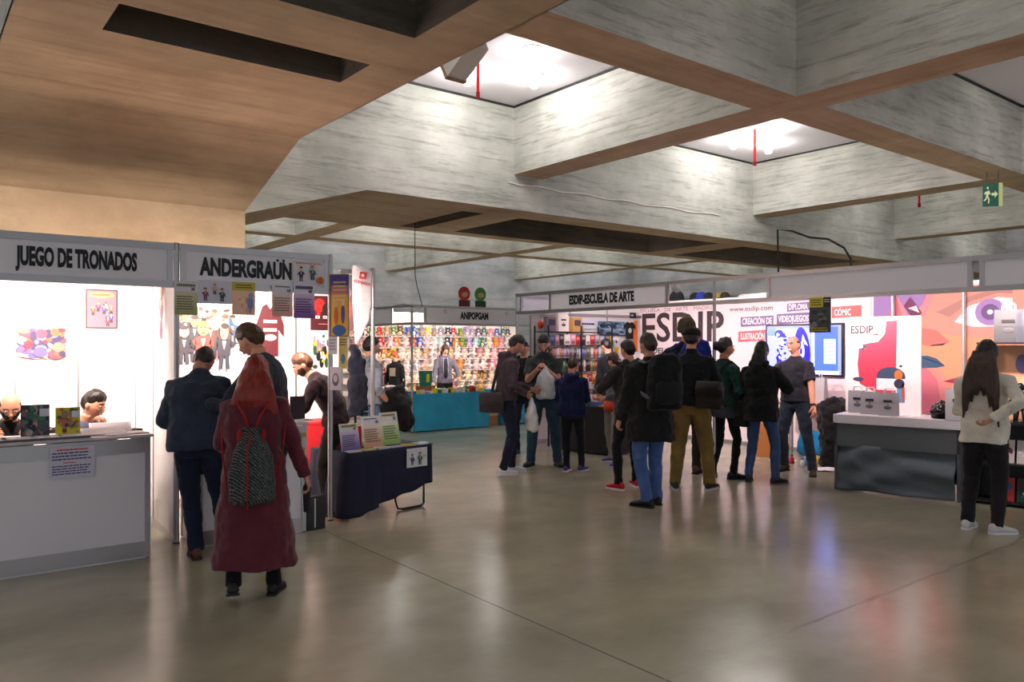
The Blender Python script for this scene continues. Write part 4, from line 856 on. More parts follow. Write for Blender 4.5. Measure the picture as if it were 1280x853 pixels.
btx('CREACIÓN DE', 928, 965, 402, 8, WH, bold=.004); btx('VIDEOJUEGOS', 973, 1011, 399, 8, WH, bold=.004); btx('ILUSTRACIÓN', 926, 956, 421, 8, WH, bold=.004); btx('CÓMIC', 1043, 1064, 391, 8, WH, bold=.004); btx('DIPLOMA', 986, 1010, 384, 7, WH, bold=.004)
# mural: an invented comic face in pinks and purples
def d_mur(m, w_, h):
    X = lambda f: -w_/2 + f*w_; Z = lambda f: f*h
    def P(pts, c, k): ppoly(m, [(X(a), Z(b)) for a, b in pts], c, k)
    onp(m, -w_/2, w_/2, 0, h, (.88, .52, .54))
    P([(0, 0), (.33, 0), (.30, .30), (.22, .55), (.16, .70), (.10, 1), (0, 1)], (.82, .42, .48), 2)
    P([(0, .62), (.05, .70), (.13, 1), (0, 1)], (.60, .46, .70), 3); P([(.10, 1), (.17, .78), (.235, .86), (.27, 1)], (.60, .46, .70), 4)
    P([(.22, .55), (.20, .63), (.17, .69), (.21, .72), (.26, .80), (.30, 1), (.62, 1), (.62, .28), (.48, .18), (.33, .22), (.27, .34), (.24, .38), (.25, .44), (.21, .49)], (.92, .56, .50), 5)
    P([(.29, .42), (.24, .46), (.23, .60), (.27, .66), (.36, .62), (.62, .58), (.62, .30), (.46, .20), (.36, .24)], (.92, .60, .44), 6)
    P([(.20, .60), (.235, .68), (.30, .66), (.36, .57), (.33, .54), (.27, .535), (.22, .55)], (.85, .44, .40), 7); P([(.27, .535), (.33, .54), (.345, .565), (.33, .555), (.28, .545)], (.25, .1, .15), 8)
    P([(.205, .455), (.26, .46), (.30, .44), (.34, .38), (.30, .365), (.235, .36), (.215, .40)], (.20, .32, .45), 9); P([(.205, .455), (.26, .44), (.32, .40), (.34, .38), (.27, .42)], (.10, .14, .25), 10)
    P([(.33, .26), (.40, .30), (.50, .34), (.62, .38), (.62, .33), (.50, .28), (.41, .24)], (.66, .14, .30), 11)
    P([(.38, .72), (.44, .84), (.56, .90), (.75, .86), (.70, .76), (.58, .68), (.46, .68)], (.95, .86, .88), 12); P([(.30, .80), (.42, .90), (.56, .97), (.74, .93), (.74, .90), (.56, .93), (.44, .87), (.36, .76)], (.70, .48, .44), 13)
    for k_, (a, b, c) in enumerate([(.10, .135, (.62, .48, .72)), (.06, .08, (.40, .28, .50)), (.02, .025, (.95, .9, .95))]): pell(m, X(.53), Z(.79), w_*a*.62, h*b*.75, c, 14+k_)
    P([(.15, .86), (.18, .93), (.235, .80), (.20, .74)], (.42, .14, .30), 17); P([(.17, .84), (.21, .86), (.225, .80)], (.9, .8, .85), 18)
    P([(.62, 0), (1, 0), (1, 1), (.62, 1)], (.90, .58, .50), 19)
    P([(.70, 1), (.80, .6), (.90, 1)], (.56, .40, .68), 20); P([(.66, .55), (.80, .62), (1, .5), (1, .15), (.7, .1)], (.93, .68, .52), 21); pell(m, X(.72), Z(.52), w_*.035, h*.08, (.5, .45, .66), 22); P([(.78, .3), (.86, .6), (.92, .3)], (.85, .46, .42), 23)
    P([(0, 0), (.30, 0), (.26, .16), (.1, .22), (0, .2)], (.80, .40, .50), 6)
onwall('mural_panel', 'huge comic style face of a woman in pink and purple on the rear wall', 'mural', 1092, 1400, 0, 0, d_mur, z=(.72, 2.44))
m = MB()
for i, px in enumerate((1116, 1205)):
    v, D = onU(px, EB-.06); post(EB-.06, v, 'slim pale post in front of the mural, %s' % ['left of the nose of the painted face', 'right of the painted lips'][i], 2.45)
# television
tv, Dv = onU(957, EB-.1); tv2, Dv2 = onU(1054, EB-.1); TW = tv-tv2; D = (Dv+Dv2)/2; z0, z1 = zat(470, D), zat(405, D)
t = thing('television', 'large flat television with a blue drawing program on its screen', 'television', (EB-.1, (tv+tv2)/2, z0), -R(90)); H_ = z1-z0
m = MB(); m.box(-TW/2, TW/2, 0, .05, 0, H_, (.03, .03, .04)); m.build('frame', GLOSS, t, bevel=.006)
m = MB(); m.box(-.25, .25, .05, .09, .15, H_-.15, (.1, .1, .1)); m.build('wall_bracket', PLAST, t)
SCR = M('screen', (1, 1, 1), .3, attr=True, emit=2.1)
m = MB(); e = .03; w_, h = TW-2*e, H_-2*e
def sr(x0, x1, y0, y1, c, k): m.poly([(-w_/2+x0*w_, -.001-.0006*k, e+y0*h), (-w_/2+x1*w_, -.001-.0006*k, e+y0*h), (-w_/2+x1*w_, -.001-.0006*k, e+y1*h), (-w_/2+x0*w_, -.001-.0006*k, e+y1*h)], c)
def se(x, y, a, b, c, k, rot=0): m.poly([(-w_/2+w_*(x + a*math.cos(2*PI*j/18)*math.cos(rot) - b*.6*math.sin(2*PI*j/18)*math.sin(rot)), -.001-.0006*k, e+h*(y + a*1.6*math.cos(2*PI*j/18)*math.sin(rot) + b*math.sin(2*PI*j/18)*math.cos(rot))) for j in range(18)], c)
sr(0, 1, 0, 1, (.42, .46, .98), 0); sr(.0, .6, .05, .95, (.50, .52, 1), 1); sr(.62, .655, .0, 1, (.85, .88, 1), 2); sr(.66, .96, .08, .97, (.22, .32, .82), 2); sr(.78, .93, .22, .72, (.62, .72, 1), 3); sr(.0, .97, 0, .07, (.7, .74, 1), 3); sr(.01, .12, .80, .95, (.35, .45, .9), 3)
INKB = (.10, .06, .66)
se(.50, .52, .10, .46, INKB, 4, .12); se(.43, .12, .07, .2, INKB, 4, .9)
se(.49, .50, .035, .17, (.62, .62, 1), 5, .1); se(.52, .70, .012, .10, (.62, .62, 1), 5, .2); se(.50, .72, .011, .10, (.62, .62, 1), 6, -.1); se(.54, .66, .011, .09, (.62, .62, 1), 6, .5); se(.48, .47, .016, .07, INKB, 7)
se(.17, .84, .06, .08, INKB, 4, .2)
rs = random.Random(4)
for k in range(46):
    x_, y_ = rs.uniform(.15, .36), rs.uniform(.10, .88); se(x_, y_, rs.uniform(.008, .03), rs.uniform(.008, .045), INKB if k % 3 else (.62, .62, 1), 8 + k*.3, rs.uniform(0, 3.1))
for k in range(5): sr(.80, .91, .30+k*.08, .33+k*.08, (.45, .55, .95), 4)
m.build('screen', SCR, t)
# small yellow and black poster hanging from the sign beam
def d_yb(m, w_, h): onp(m, -w_/2, w_/2, 0, h, (.22, .26, .28)); onp(m, -w_/2, w_*.15, h*.72, h, (.80, .76, .10), 2); onp(m, w_*.15, w_/2, h*.72, h, (.1, .1, .1), 2); lines(m, -w_*.4, w_*.1, h*.76, h*.96, 3, (.25, .25, .1), 4, .1); lines(m, w_*.2, w_*.45, h*.84, h*.96, 2, (.8, .8, .8), 4, .1); scrib(m, w_, h*.7, [(.12, .14, .15), (.35, .42, .45), (.2, .2, .18), (.45, .48, .45)], 26, 3); lines(m, -w_*.4, w_*.4, h*.03, h*.16, 2, (.78, .75, .12), 16, .2)
v, D = onU(1025, EU-.03); w_ = .27*1.0; hgt = (416-372)/FPX*D
m = flat(abs(onU(1012, EU-.03)[0]-onU(1039, EU-.03)[0]), hgt); d_yb(m, abs(onU(1012, EU-.03)[0]-onU(1039, EU-.03)[0]), hgt); tag(m.build('event_flyer', PRINT, loc=(EU-.03, v, zat(416, D)), rz=-R(90)), 'dark flyer with yellow blocks hanging from the sign beam before the television', 'flyer')
# white free-standing poster board
PU = 9.06; pa, pDa = onU(1057, PU); pb, pDb = onU(1151, PU); w_ = pa-pb; D = (pDa+pDb)/2; pz0, pz1 = .86, zat(396, D)
m = flat(w_, pz1-pz0, (.95, .92, .92), .02); h = pz1-pz0; X = lambda f: -w_/2+f*w_; Z = lambda f: f*h
ppoly(m, [(X(.20), Z(.30)), (X(.68), Z(.10)), (X(.70), Z(.955)), (X(.56), Z(.955)), (X(.54), Z(.82)), (X(.45), Z(.74)), (X(.28), Z(.72)), (X(.19), Z(.70)), (X(.17), Z(.5))], (.84, .22, .32), 2)
pell(m, X(.25), Z(.68), w_*.055, h*.035, (.25, .3, .4), 4, rot=-.3); pell(m, X(.22), Z(.69), w_*.03, h*.02, (.9, .85, .85), 5); onp(m, X(.07), X(.2), Z(.655), Z(.66), (.3, .25, .3), 4); pell(m, X(.28), Z(.66), w_*.02, h*.015, (.85, .3, .2), 6)
pell(m, X(.62), Z(.38), w_*.19, h*.10, (.22, .27, .38), 4); onp(m, X(.43), X(.86), Z(.24), Z(.36), (.93, .90, .91), 4.4); pell(m, X(.72), Z(.40), w_*.055, h*.05, (.90, .45, .20), 6); pell(m, X(.73), Z(.31), w_*.07, h*.05, (.2, .2, .3), 6); onp(m, X(.70), X(.80), Z(.12), Z(.28), (.35, .6, .75), 5); pell(m, X(.78), Z(.22), w_*.02, h*.1, (.8, .3, .3), 6); pell(m, X(.75), Z(.49), w_*.02, h*.012, (.15, .12, .15), 5)
pell(m, X(.18), Z(.345), w_*.075, h*.022, (.25, .26, .4), 5); pell(m, X(.9), Z(.3), w_*.0, h*.0, (.9, .9, .9), 5)
o = m.build('poster_board', PRINT, loc=(PU, (pa+pb)/2, pz0), rz=-R(90)); tag(o, 'tall white poster board lettered ESDIP_ with a red shape, standing on the counter', 'poster board')
text('ESDIP_', h*.115, M('ink_402c34', (.25, .17, .2), .6), o, (X(.26), -.004, Z(.865)), (R(90), 0, 0), .88, bold=.004, ext=.001); text('ESCUELA DE ARTE', h*.05, M('ink_a08c90', (.62, .52, .55), .6), o, (X(.26), -.004, Z(.795)), (R(90), 0, 0), .80, ext=.001); text('WWW.ESDIP.COM', h*.035, M('ink_a08c90'), o, (X(.22), -.004, Z(.945)), (R(90), 0, 0), .9, ext=.001)
# grey counter, turned slightly
A = GP(1043, 611); B2 = GP(1200, 629); d = (B2-A).normalized(); crz = math.atan2(d.y, d.x); L = (B2-A).length + .0
DG = M('dark_grey_board', (.34, .36, .38), .6, var=.1, vscale=3); t = thing('reception_counter', 'dark grey counter with a thick white top and loose grey cloth hung below', 'counter', (A.x, A.y, 0), crz)
Hc = .86
m = MB(); m.box(0, .03, 0, .6, 0, Hc-.1); m.box(L-.03, L, 0, .6, 0, Hc-.1); m.box(.0, L, 0, .03, .50, Hc-.1); m.box(.03, L-.03, .55, .58, .1, Hc-.1); m.build('carcass', DG, t)
m = MB(); m.box(-.01, L+.01, -.02, .62, Hc-.1, Hc); m.build('countertop', M('white_top', (.88, .85, .87), .4), t, bevel=.005)
m = MB(); nx, nz = 40, 18; vs = []
for i in range(nz+1):
    for j in range(nx+1):
        x = .04 + (L-.08)*j/nx; k = i/nz; sag = (math.sin(PI*j/nx))*.10; z = .52 - k*.505 - .05*math.sin(PI*j/nx)*math.sin(PI*k); y = .03 - .04*math.sin(PI*k*.9) - .05*k + .034*math.sin(10*k + 5.5*math.sin(PI*j/nx*.8) + j*.06) + .012*math.sin(17*k - j*.25) + .012*noise.noise((j*.3, i*.4, 3)); vs.append((x, y, max(.012, z)))
m.add(vs, [(i*(nx+1)+j, i*(nx+1)+j+1, (i+1)*(nx+1)+j+1, (i+1)*(nx+1)+j) for i in range(nz) for j in range(nx)]); o = m.build('hanging_cloth', M('slate_cloth', (.35, .38, .41), .8, bump=.4, bscale=14), t, True); sm = o.modifiers.new('s', 'SOLIDIFY'); sm.thickness = .006
CTM = Matrix.Translation((A.x, A.y, 0)) @ Matrix.Rotation(crz, 4, 'Z')
# paper carrier bags
def carrier(label, loc, rz, s=1.0, group='paper carrier bags', tint=(.78, .76, .78), printed=True):
    t = thing('paper_bag', label, 'bag', loc, rz, group); a, b, h = .115*s, .045*s, .30*s
    m = MB(); m.loft([[(-a, -b, 0), (a, -b, 0), (a, b, 0), (-a, b, 0)], [(-a, -b*.9, h*.5), (a, -b*.9, h*.5), (a, b*.9, h*.5), (-a, b*.9, h*.5)], [(-a, -b*.6, h), (a, -b*.6, h), (a, b*.6, h), (-a, b*.6, h)]], tint, cap=False); m.box(-a, a, -b, b, 0, .003, tint)
    if printed: m.box(-a*.45, a*.45, -b-.002, -b*.85, h*.60, h*.69, (.12, .1, .12)); m.ball((0, -b*.95, h*.36), (a*.42, .004, h*.09), 8, 5, (.35, .33, .35)); m.ball((0, -b*.88, h*.5), (a*.12, .004, h*.03), 6, 5, (.3, .3, .3))
    m.build('bag_body', PRINT, t)
    for q in (-1, 1):
        g = MB(); g.tube([(-a*.45, q*b*.6, h*.97), (-a*.42, q*b*.6, h*1.13), (-a*.3, q*b*.6, h*1.19), (a*.3, q*b*.6, h*1.19), (a*.42, q*b*.6, h*1.13), (a*.45, q*b*.6, h*.97)], .006*s, 6, (.92, .9, .92)); g.build('handle', PRINT, t)
    return t
PX = {}
for px, lb in ((1072, 'grey printed paper bag on the counter, leftmost of three before the poster board'), (1088, 'grey printed paper bag on the counter, middle one of three before the poster board'), (1111, 'grey printed paper bag on the counter, rightmost of three before the poster board')):
    u_ = {1072: 8.90, 1088: 8.80, 1111: 8.76}[px]; v, D = onU(px, u_); carrier(lb, (u_, v, Hc+.001), crz + {1072: .15, 1088: 0, 1111: -.1}[px], s=.86, tint=(.60, .58, .60))
for i, px in enumerate((1000, 1010, 1021)):
    v, D = onU(px, EB-.45); carrier('pale paper bag on the orange table below the television, %s' % ['left', 'middle', 'right'][i], (EB-.45, v, .80), -R(90), 1.25, tint=(.70, .68, .70), printed=False)
# orange table under the television with clutter
v0, _ = onU(975, EB-.45); v1, _ = onU(1040, EB-.45)
t = thing('side_table', 'narrow table with an orange top below the television', 'table', (EB-.45, (v0+v1)/2, 0), -R(90)); X2 = abs(v0-v1)/2
m = MB(); m.box(-X2, X2, -.22, .3, .77, .80); m.build('tabletop', M('orange_top', (.90, .42, .15), .4), t)
for sx in (-1, 1):
    for y in (-.18, .25): m = MB(); m.tube([(sx*(X2-.05), y, 0), (sx*(X2-.05), y, .77)], .016, 8); m.build('leg', ALU, t)
m = MB(); c = GP(1014, 570); m.loft([ringe(Vector((0, 0, z)), Vector((1, 0, 0)), Vector((0, 1, 0)), a, b, 14) for z, a, b in ((0, .16, .10), (.05, .22, .13), (.2, .21, .12), (.32, .17, .08), (.38, .08, .03))], (.05, .50, .72)); o = m.build('blue_bag', CLOTH, loc=(c.x, c.y, 0), rz=-R(90), smooth=True); tag(o, 'bright blue bag on the floor under the orange table', 'bag')
m = MB(); m.tube([(-.08, -.1, .3), (-.04, -.15, .42), (.05, -.15, .42), (.09, -.1, .3)], .012, 8, (.04, .4, .6)); m.build('handle', CLOTH, o)
c = GP(950, 573); m = MB(); m.box(-.2, .2, -.15, .15, 0, .50, (.72, .45, .24)); m.box(-.2, .2, -.152, -.15, .24, .26, (.8, .65, .4)); tag(m.build('cardboard_box', PRINT, loc=(c.x+.3, c.y+.1, 0), rz=.2), 'tall brown cardboard box on the floor behind the woman in the black hoodie', 'box')
cols = [('white', (.9, .9, .92)), ('red', (.8, .1, .2)), ('light blue', (.45, .65, .85)), ('white', (.92, .9, .9)), ('purple', (.35, .2, .5)), ('yellow', (.95, .8, .1)), ('black', (.08, .08, .09)), ('white', (.9, .9, .9))]
for i, (px, py) in enumerate([(1003, 584), (990, 580), (1008, 582), (1013, 585), (1016, 577), (1021, 581), (1030, 580), (1034, 574)]):
    c = GP(px, py); hh = random.uniform(.10, .17); m = MB(); m.lathe([(.001, 0), (.032, 0), (.032, hh*.65), (.014, hh*.8), (.014, hh*.9), (.001, hh*.9)], 12, cols[i][1]); o = m.build('paint_bottle', PLAST, loc=(c.x, c.y, 0), smooth=True)
    tag(o, 'small %s paint bottle on the floor, %s from the left beside the boots' % (cols[i][0], ordn[[1, 0, 2, 3, 4, 5, 6, 7][i]]), 'bottle', 'paint bottles on the floor'); q = MB(); q.lathe([(.001, hh*.9), (.016, hh*.9), (.015, hh), (.001, hh)], 10, (.15, .15, .16)); q.build('cap', PLAST, o)
for i, (px, py, lb) in enumerate([(978, 577, 'left of the boots'), (1033, 588, 'near the corner of the grey counter'), (1023, 573, 'among the paint bottles')]):
    c = GP(px, py); m = MB(); vs = []
    for k in range(7):
        for j in range(7): vs.append(((k-3)*.05, (j-3)*.045, .012 + .02*abs(noise.noise((k*.6, j*.6, i)))))
    m.add(vs, [(k*7+j, k*7+j+1, (k+1)*7+j+1, (k+1)*7+j) for k in range(6) for j in range(6)], (.93, .9, .92)); tag(m.build('paper_sheet', PRINT, loc=(c.x, c.y, 0), rz=i*.7, smooth=True), 'crumpled white paper on the floor ' + lb, 'paper')
c = GP(1043, 584); m = MB(); m.loft([ringe(Vector((0, 0, z)), Vector((1, 0, 0)), Vector((0, 1, 0)), a, b, 14) for z, a, b in ((.0, .20, .14), (.3, .24, .16), (.6, .27, .18), (.82, .28, .18), (.92, .2, .12), (.95, .08, .05))], (.09, .08, .09)); o = remesh(m, .02, [fab((.09, .08, .09))], 'jacket_pile', None, 2, amp=.05, fq=7); o.location = (c.x, c.y, 0); tag(o, 'pile of dark jackets on a chair behind the grey counter', 'jacket')
# dark plastic bag on the counter
m = MB(); m.ball((0, 0, .05), (.24, .12, .10), 16, 10); o = remesh(m, .012, [M('black_plastic_bag', (.04, .04, .05), .25)], 'plastic_bag', None, 1, amp=.03, fq=14); v, D = onU(1180, 8.95); o.location = (9.0, v, Hc+.03); tag(o, 'crumpled black plastic bag on the white countertop below the mural', 'bag')
m = MB(); v, D = onU(1197, 8.75); carrier('pale paper bag on the counter behind the woman in the white sweater', (8.8, v, Hc), crz, 1.1)
# small card on countertop
m = MB(); m.box(-.1, .1, -.07, .07, 0, .004, (.9, .88, .88)); v, D = onU(1130, 8.72); tag(m.build('leaflet', PRINT, loc=(8.72, v, Hc), rz=crz), 'white leaflet lying on the countertop beside the paper bags', 'leaflet')
# caps on the top shelf behind the open part of the beam
t = thing('cap_shelf', 'white shelf above the banner carrying a row of caps', 'shelf', (EB-.35, 0, 0)); a, _ = onU(850, EB-.35); b, _ = onU(990, EB-.35)
m = MB(); m.box(0, .32, b, a+.6, 2.40, 2.43); m.build('board', WHITE, t)
for k in range(4): m = MB(); m.box(.0, .32, b+.3+k*.9, b+.32+k*.9, 2.34, 2.40); m.build('bracket', ALU, t)
for i, (px, c, lb, s_) in enumerate([(846, (.10, .11, .13), 'large dark cap at the left end of the top shelf', 1.5), (869, (.08, .08, .10), 'black and white cap on the top shelf beside the blue cap', 1.1), (877, (.12, .22, .62), 'blue cap on the top shelf', 1.1), (886, (.10, .10, .14), 'dark cap right of the blue cap on the top shelf', 1.0), (893, (.12, .12, .12), 'black cap behind the post on the top shelf', .9), (900, (.55, .5, .1), 'yellow-green cap on the top shelf', .9), (906, (.2, .15, .12), 'brown cap at the right end of the top shelf', .9)]):
    v, D = onU(px, EB-.2); t = thing('cap', lb, 'cap', (EB-.2, v, 2.431), -R(90)+random.uniform(-.3, .3), 'caps on the top shelf'); t.scale = (s_,)*3
    m = MB(); m.lathe([(.085, 0), (.09, .03), (.08, .08), (.05, .115), (.002, .125)], 16, c); m.build('crown', CLOTH, t, True); m = MB(); m.loft([[(.06*math.sin(a_)*1.2, -.07-.09*max(0, math.cos(a_)), .012+q) for a_ in [R(-90+22.5*k) for k in range(9)]] for q in (0, .006)], tuple(x*1.1 for x in c)); m.build('visor', CLOTH, t, True)
# ---------- side wall: shelves of comics, T-shirts, WWW sign
SV = EV0 - .02
def sx_(px): return onV(px, SV)
def sw(name, label, cat, px0, px1, py0, py1, draw, off=.02, group=None):
    a, Da = onV(px0, SV-off); b, Db = onV(px1, SV-off); D = (Da+Db)/2; m = flat(b-a, zat(py0, D)-zat(py1, D)); draw(m, b-a, zat(py0, D)-zat(py1, D)); o = m.build(name, PRINT, loc=((a+b)/2, SV-off, zat(py1, D))); tag(o, label, cat, group); return o
def d_www(m, w_, h): onp(m, -w_/2, w_/2, 0, h, (.86, .86, .92)); [onp(m, -w_*.34+i*w_*.09, -w_*.29+i*w_*.09, h*.35, h*.72, (.1, .1, .15), 2) for i in range(3)]; lines(m, -w_*.05, w_*.46, h*.3, h*.75, 1, (.1, .1, .15), 3, 0)
sw('web_address_sign', 'white strip sign with black letters above the comic shelves', 'sign', 683, 745, 399, 411, d_www)
def d_jeans(m, w_, h): onp(m, -w_/2, w_/2, 0, h, (.35, .48, .62)); scrib(m, w_, h, [(.2, .28, .4), (.45, .58, .7), (.1, .12, .2), (.6, .7, .8)], 60); onp(m, -w_/2, w_/2, 0, h*.08, (.1, .1, .15), 30)
sw('printed_banner', 'blue banner with a row of dark figures beside the art school letters', 'banner', 747, 781, 402, 420, d_jeans)
def tee(label, px, py0, py1, c, mk):
    a, D = onV(px, SV-.04); h = (py1-py0)/FPX*D; w_ = h*.95; t = thing('t_shirt', label, 't-shirt', (a, SV-.04, zat(py1, D)), 0, 'T-shirts hung on the side wall')
    pts = [(-.3, 0), (.3, 0), (.31, .68), (.5, .6), (.5, .8), (.27, 1), (.12, 1), (0, .93), (-.12, 1), (-.27, 1), (-.5, .8), (-.5, .6), (-.31, .68)]
    m = MB(); m.prism(pts, lambda p: (p[0]*w_, -.008, p[1]*h), lambda p: (p[0]*w_, .008, p[1]*h), c); m.build('shirt_body', CLOTH, t); m = MB(); m.poly([(w_*.16*math.cos(2*PI*j/10), -.010, h*.5 + h*.16*math.sin(2*PI*j/10)) for j in range(10)], mk); m.build('print', PRINT, t)
for a in [('plain yellow T-shirt, top left of the small T-shirts', 752, 421, 434, (.95, .75, .08), (.9, .6, .1)), ('yellow and dark T-shirt, top middle of the small T-shirts', 761, 421, 434, (.92, .72, .1), (.15, .12, .12)), ('white T-shirt with a dark print, top right of the small T-shirts', 770, 421, 434, (.93, .92, .94), (.3, .3, .35)), ('yellow T-shirt at the left end of the lower row', 748, 436, 447, (.95, .78, .1), (.9, .65, .1)), ('pink and white T-shirt in the lower row', 753, 435, 447, (.95, .8, .84), (.7, .2, .25)), ('white T-shirt with a red print in the lower row', 762, 435, 447, (.95, .94, .95), (.85, .15, .15)), ('yellow T-shirt at the right end of the lower row', 771, 434, 442, (.95, .78, .1), (.9, .6, .1)), ('black T-shirt hung beside the orange strip', 787, 403, 424, (.06, .06, .08), (.8, .8, .82))]: tee(*a)
def d_or(m, w_, h): onp(m, -w_/2, w_/2, 0, h, (.92, .45, .12))
sw('fabric_strip', 'orange strip hanging at the corner of the white banner', 'strip', 792, 797, 401, 440, d_or)
def d_sq(m, w_, h): onp(m, -w_/2, w_/2, 0, h, (.10, .10, .16)); pell(m, -w_*.1, h*.5, w_*.2, h*.2, (.7, .7, .75), 2)
sw('small_sign', 'small black square sign on the side wall above the T-shirts', 'sign', 787, 795, 391, 398, d_sq)
# shelving rack
x0, x1 = onV(672, SV)[0]-.12, onV(744, SV)[0]
t = thing('comic_rack', 'dark wire rack full of comics behind the man in the grey-green T-shirt', 'rack', (x0, SV-.42, 0)); W_ = x1-x0
shz = [.75, 1.0, 1.22, 1.44, 1.66, 1.88]
for z in shz: m = MB(); m.box(0, W_, 0, .36, z-.012, z); m.build('shelf', M('rack_black', (.08, .07, .08), .5), t)
for x in (0, W_/2, W_):
    for y in (0, .35): m = MB(); m.box(x-.01, x+.01, y-.01, y+.01, 0, 1.98); m.build('upright', M('rack_black'), t)
pal = [('red', (.7, .15, .15)), ('grey', (.55, .52, .56)), ('pale', (.85, .8, .8)), ('dark', (.15, .13, .15)), ('brown', (.45, .3, .22)), ('blue', (.3, .4, .6)), ('orange', (.85, .5, .2)), ('green', (.3, .5, .3)), ('pink', (.8, .5, .55))]
nb = 0
for si, z in enumerate(shz[:5]):
    x = x0+.05; i = 0
    while x < x1-.06:
        nm, c = random.choice(pal); w_ = random.uniform(.035, .07) if si in (2, 3) else random.uniform(.09, .15); h = random.uniform(.15, .185)
        m = MB(); m.box(0, w_*.92, 0, .03 if w_ > .08 else .13, 0, h, c); m.box(w_*.1, w_*.8, -.002, 0, h*.55, h*.85, tuple(min(1, v*.5+.45) for v in c))
        m.box(w_*.1, w_*.8, -.002, 0, h*.1, h*.35, tuple(v*.6 for v in c))
        o = m.build('comic_book', PRINT, loc=(x, SV-.40, z+.0005)); i += 1; nb += 1
        tag(o, '%s comic book, %s from the left on the %s shelf of the rack' % (nm, (ordn + ['twenty-fifth', 'twenty-sixth', 'twenty-seventh', 'twenty-eighth', 'twenty-ninth', 'thirtieth', 'thirty-first', 'thirty-second', 'thirty-third', 'thirty-fourth'])[i-1], ordn[si]), 'comic book', 'comics on the rack'); x += w_
for i, px in enumerate((690, 705, 722)):
    a, D = onV(px, SV-.3); 
    if i == 1: carrier('pale paper bag standing on top of the comic rack', (a, SV-.25, 1.885), 0, 1.0, tint=(.92, .86, .84)); 
    else: m = MB(); m.box(0, .2, 0, .1, 0, .24, [(.55, .5, .55), 0, (.75, .55, .3)][i]); m.box(.03, .17, -.002, 0, .1, .2, (.3, .25, .3)); tag(m.build('boxed_figure', PRINT, loc=(a-.1, SV-.3, 1.8805)), '%s box on top of the comic rack' % ['grey', 0, 'orange'][i], 'box')
# black cloth front table
BC = M('black_table_cloth', (.13, .12, .13), .8, bump=.3, bscale=20)
A3 = GP(659, 559); B3 = GP(765, 571); A3 = A3 + (B3-A3).normalized()*.55; d3 = (B3-A3); L3 = d3.length; t = cloth_table('black cloth covered table of the comic stall behind the passers-by', -L3/2, L3/2, -.3, .3, .72, BC, amp=.008); t.location = ((A3.x+B3.x)/2+.30, (A3.y+B3.y)/2+.05, 0); t.rotation_euler = (0, 0, math.atan2(d3.y, d3.x)); TBM = Matrix.Translation(t.location) @ Matrix.Rotation(t.rotation_euler[2], 4, 'Z')
for i in range(14):
    nm, c = random.choice(pal); m = MB(); hh = random.uniform(.015, .07); m.box(-.055, .055, -.08, .08, 0, hh, c); m.box(-.04, .04, -.05, .06, hh, hh+.001, tuple(min(1, v*.5+.45) for v in c)); p = TBM @ Vector((-L3/2+.12+(i % 7)*(L3-.24)/6, -.14+.28*(i//7), .7205))
    o = m.build('comic_book', PRINT, loc=p, rz=math.atan2(d3.y, d3.x)+random.uniform(-.2, .2)); tag(o, '%s comic pile lying in the %s row of the black table, %s from the left' % (nm, ['front', 'rear'][i//7], ordn[i % 7]), 'comic book', 'comics on the black table')
p = TBM @ Vector((L3/2-.62, -.15, .79)); carrier('white carrier bag standing on the black table by the boy in blue', p, math.atan2(d3.y, d3.x), 1.0, tint=(.93, .88, .88))
# red hanging globe and sign by the corner
c = Vector((onV(676, EV0-.03)[0], EV0-.03, 2.0)); m = MB(); m.ball((0, 0, 0), (.055, .055, .07), 12, 8, (.85, .25, .12)); m.tube([(0, 0, .07), (0, 0, .17)], .003, 5, (.3, .3, .3)); tag(m.build('paper_lantern', PRINT, loc=c), 'small red-orange lantern hanging beside the corner post', 'lantern')
# shelf unit at the right edge with bags, figures, magazines
A4 = GP(1213, 629); d4 = (GP(1280, 637)-A4).normalized(); rz4 = math.atan2(d4.y, d4.x); SU = Matrix.Translation((A4.x, A4.y, 0)) @ Matrix.Rotation(rz4, 4, 'Z')
t = thing('magazine_rack', 'black display rack with magazines at the right edge of the picture', 'rack', (A4.x, A4.y, 0), rz4)
m = MB(); m.box(0, 1.7, .30, .33, 0, .86, ); m.box(0, .03, 0, .3, 0, .86); 
for z in (.03, .42, .84): m.box(0, 1.7, 0, .32, z, z+.02)
m.build('carcass', M('rack_dark', (.10, .09, .10), .5), t)
mags = [(.30, 'red', (.75, .2, .2)), (.47, 'dark green', (.12, .25, .2)), (.64, 'red and white', (.85, .3, .3)), (.81, 'teal', (.3, .6, .6)), (.98, 'grey', (.5, .5, .5)), (1.15, 'orange', (.85, .5, .2))]
for r_, z in ((0, .05), (1, .44)):
    for x, nm, c in mags:
        if r_: nm, c = random.choice(pal)
        o_ = MB(); o_.box(-.075, .075, 0, .006, 0, .24, c); scr = [(.9, .8, .3), (.3, .1, .2), (.95, .9, .9), (.2, .3, .6), c]
        for k in range(9): pell(o_, random.uniform(-.05, .05), random.uniform(.03, .2), random.uniform(.01, .03), random.uniform(.01, .04), random.choice(scr), 2+k)
        p = SU @ Vector((x, .10, z+.001)); q = o_.build('magazine', PRINT, loc=p, rz=rz4); q.rotation_euler = (-.2, 0, rz4); tag(q, '%s magazine, %s on the %s shelf of the rack at the right edge' % (nm, ordn[[q_[0] for q_ in mags].index(x)], ['lower', 'upper'][r_]), 'magazine', 'magazines on the right rack')
t = thing('wall_shelf', 'black shelf with paper bags above the woman in the white sweater', 'shelf', SU @ Vector((0, .12, 0)), rz4); z = zat(428, 7.9)
m = MB(); m.box(.05, 1.6, -.1, .22, z-.02, z); m.build('board', M('rack_dark'), t)
for x in (.10, 1.5): m = MB(); m.box(x, x+.03, .16, .19, .862, z-.02); m.build('upright', M('rack_dark'), t)
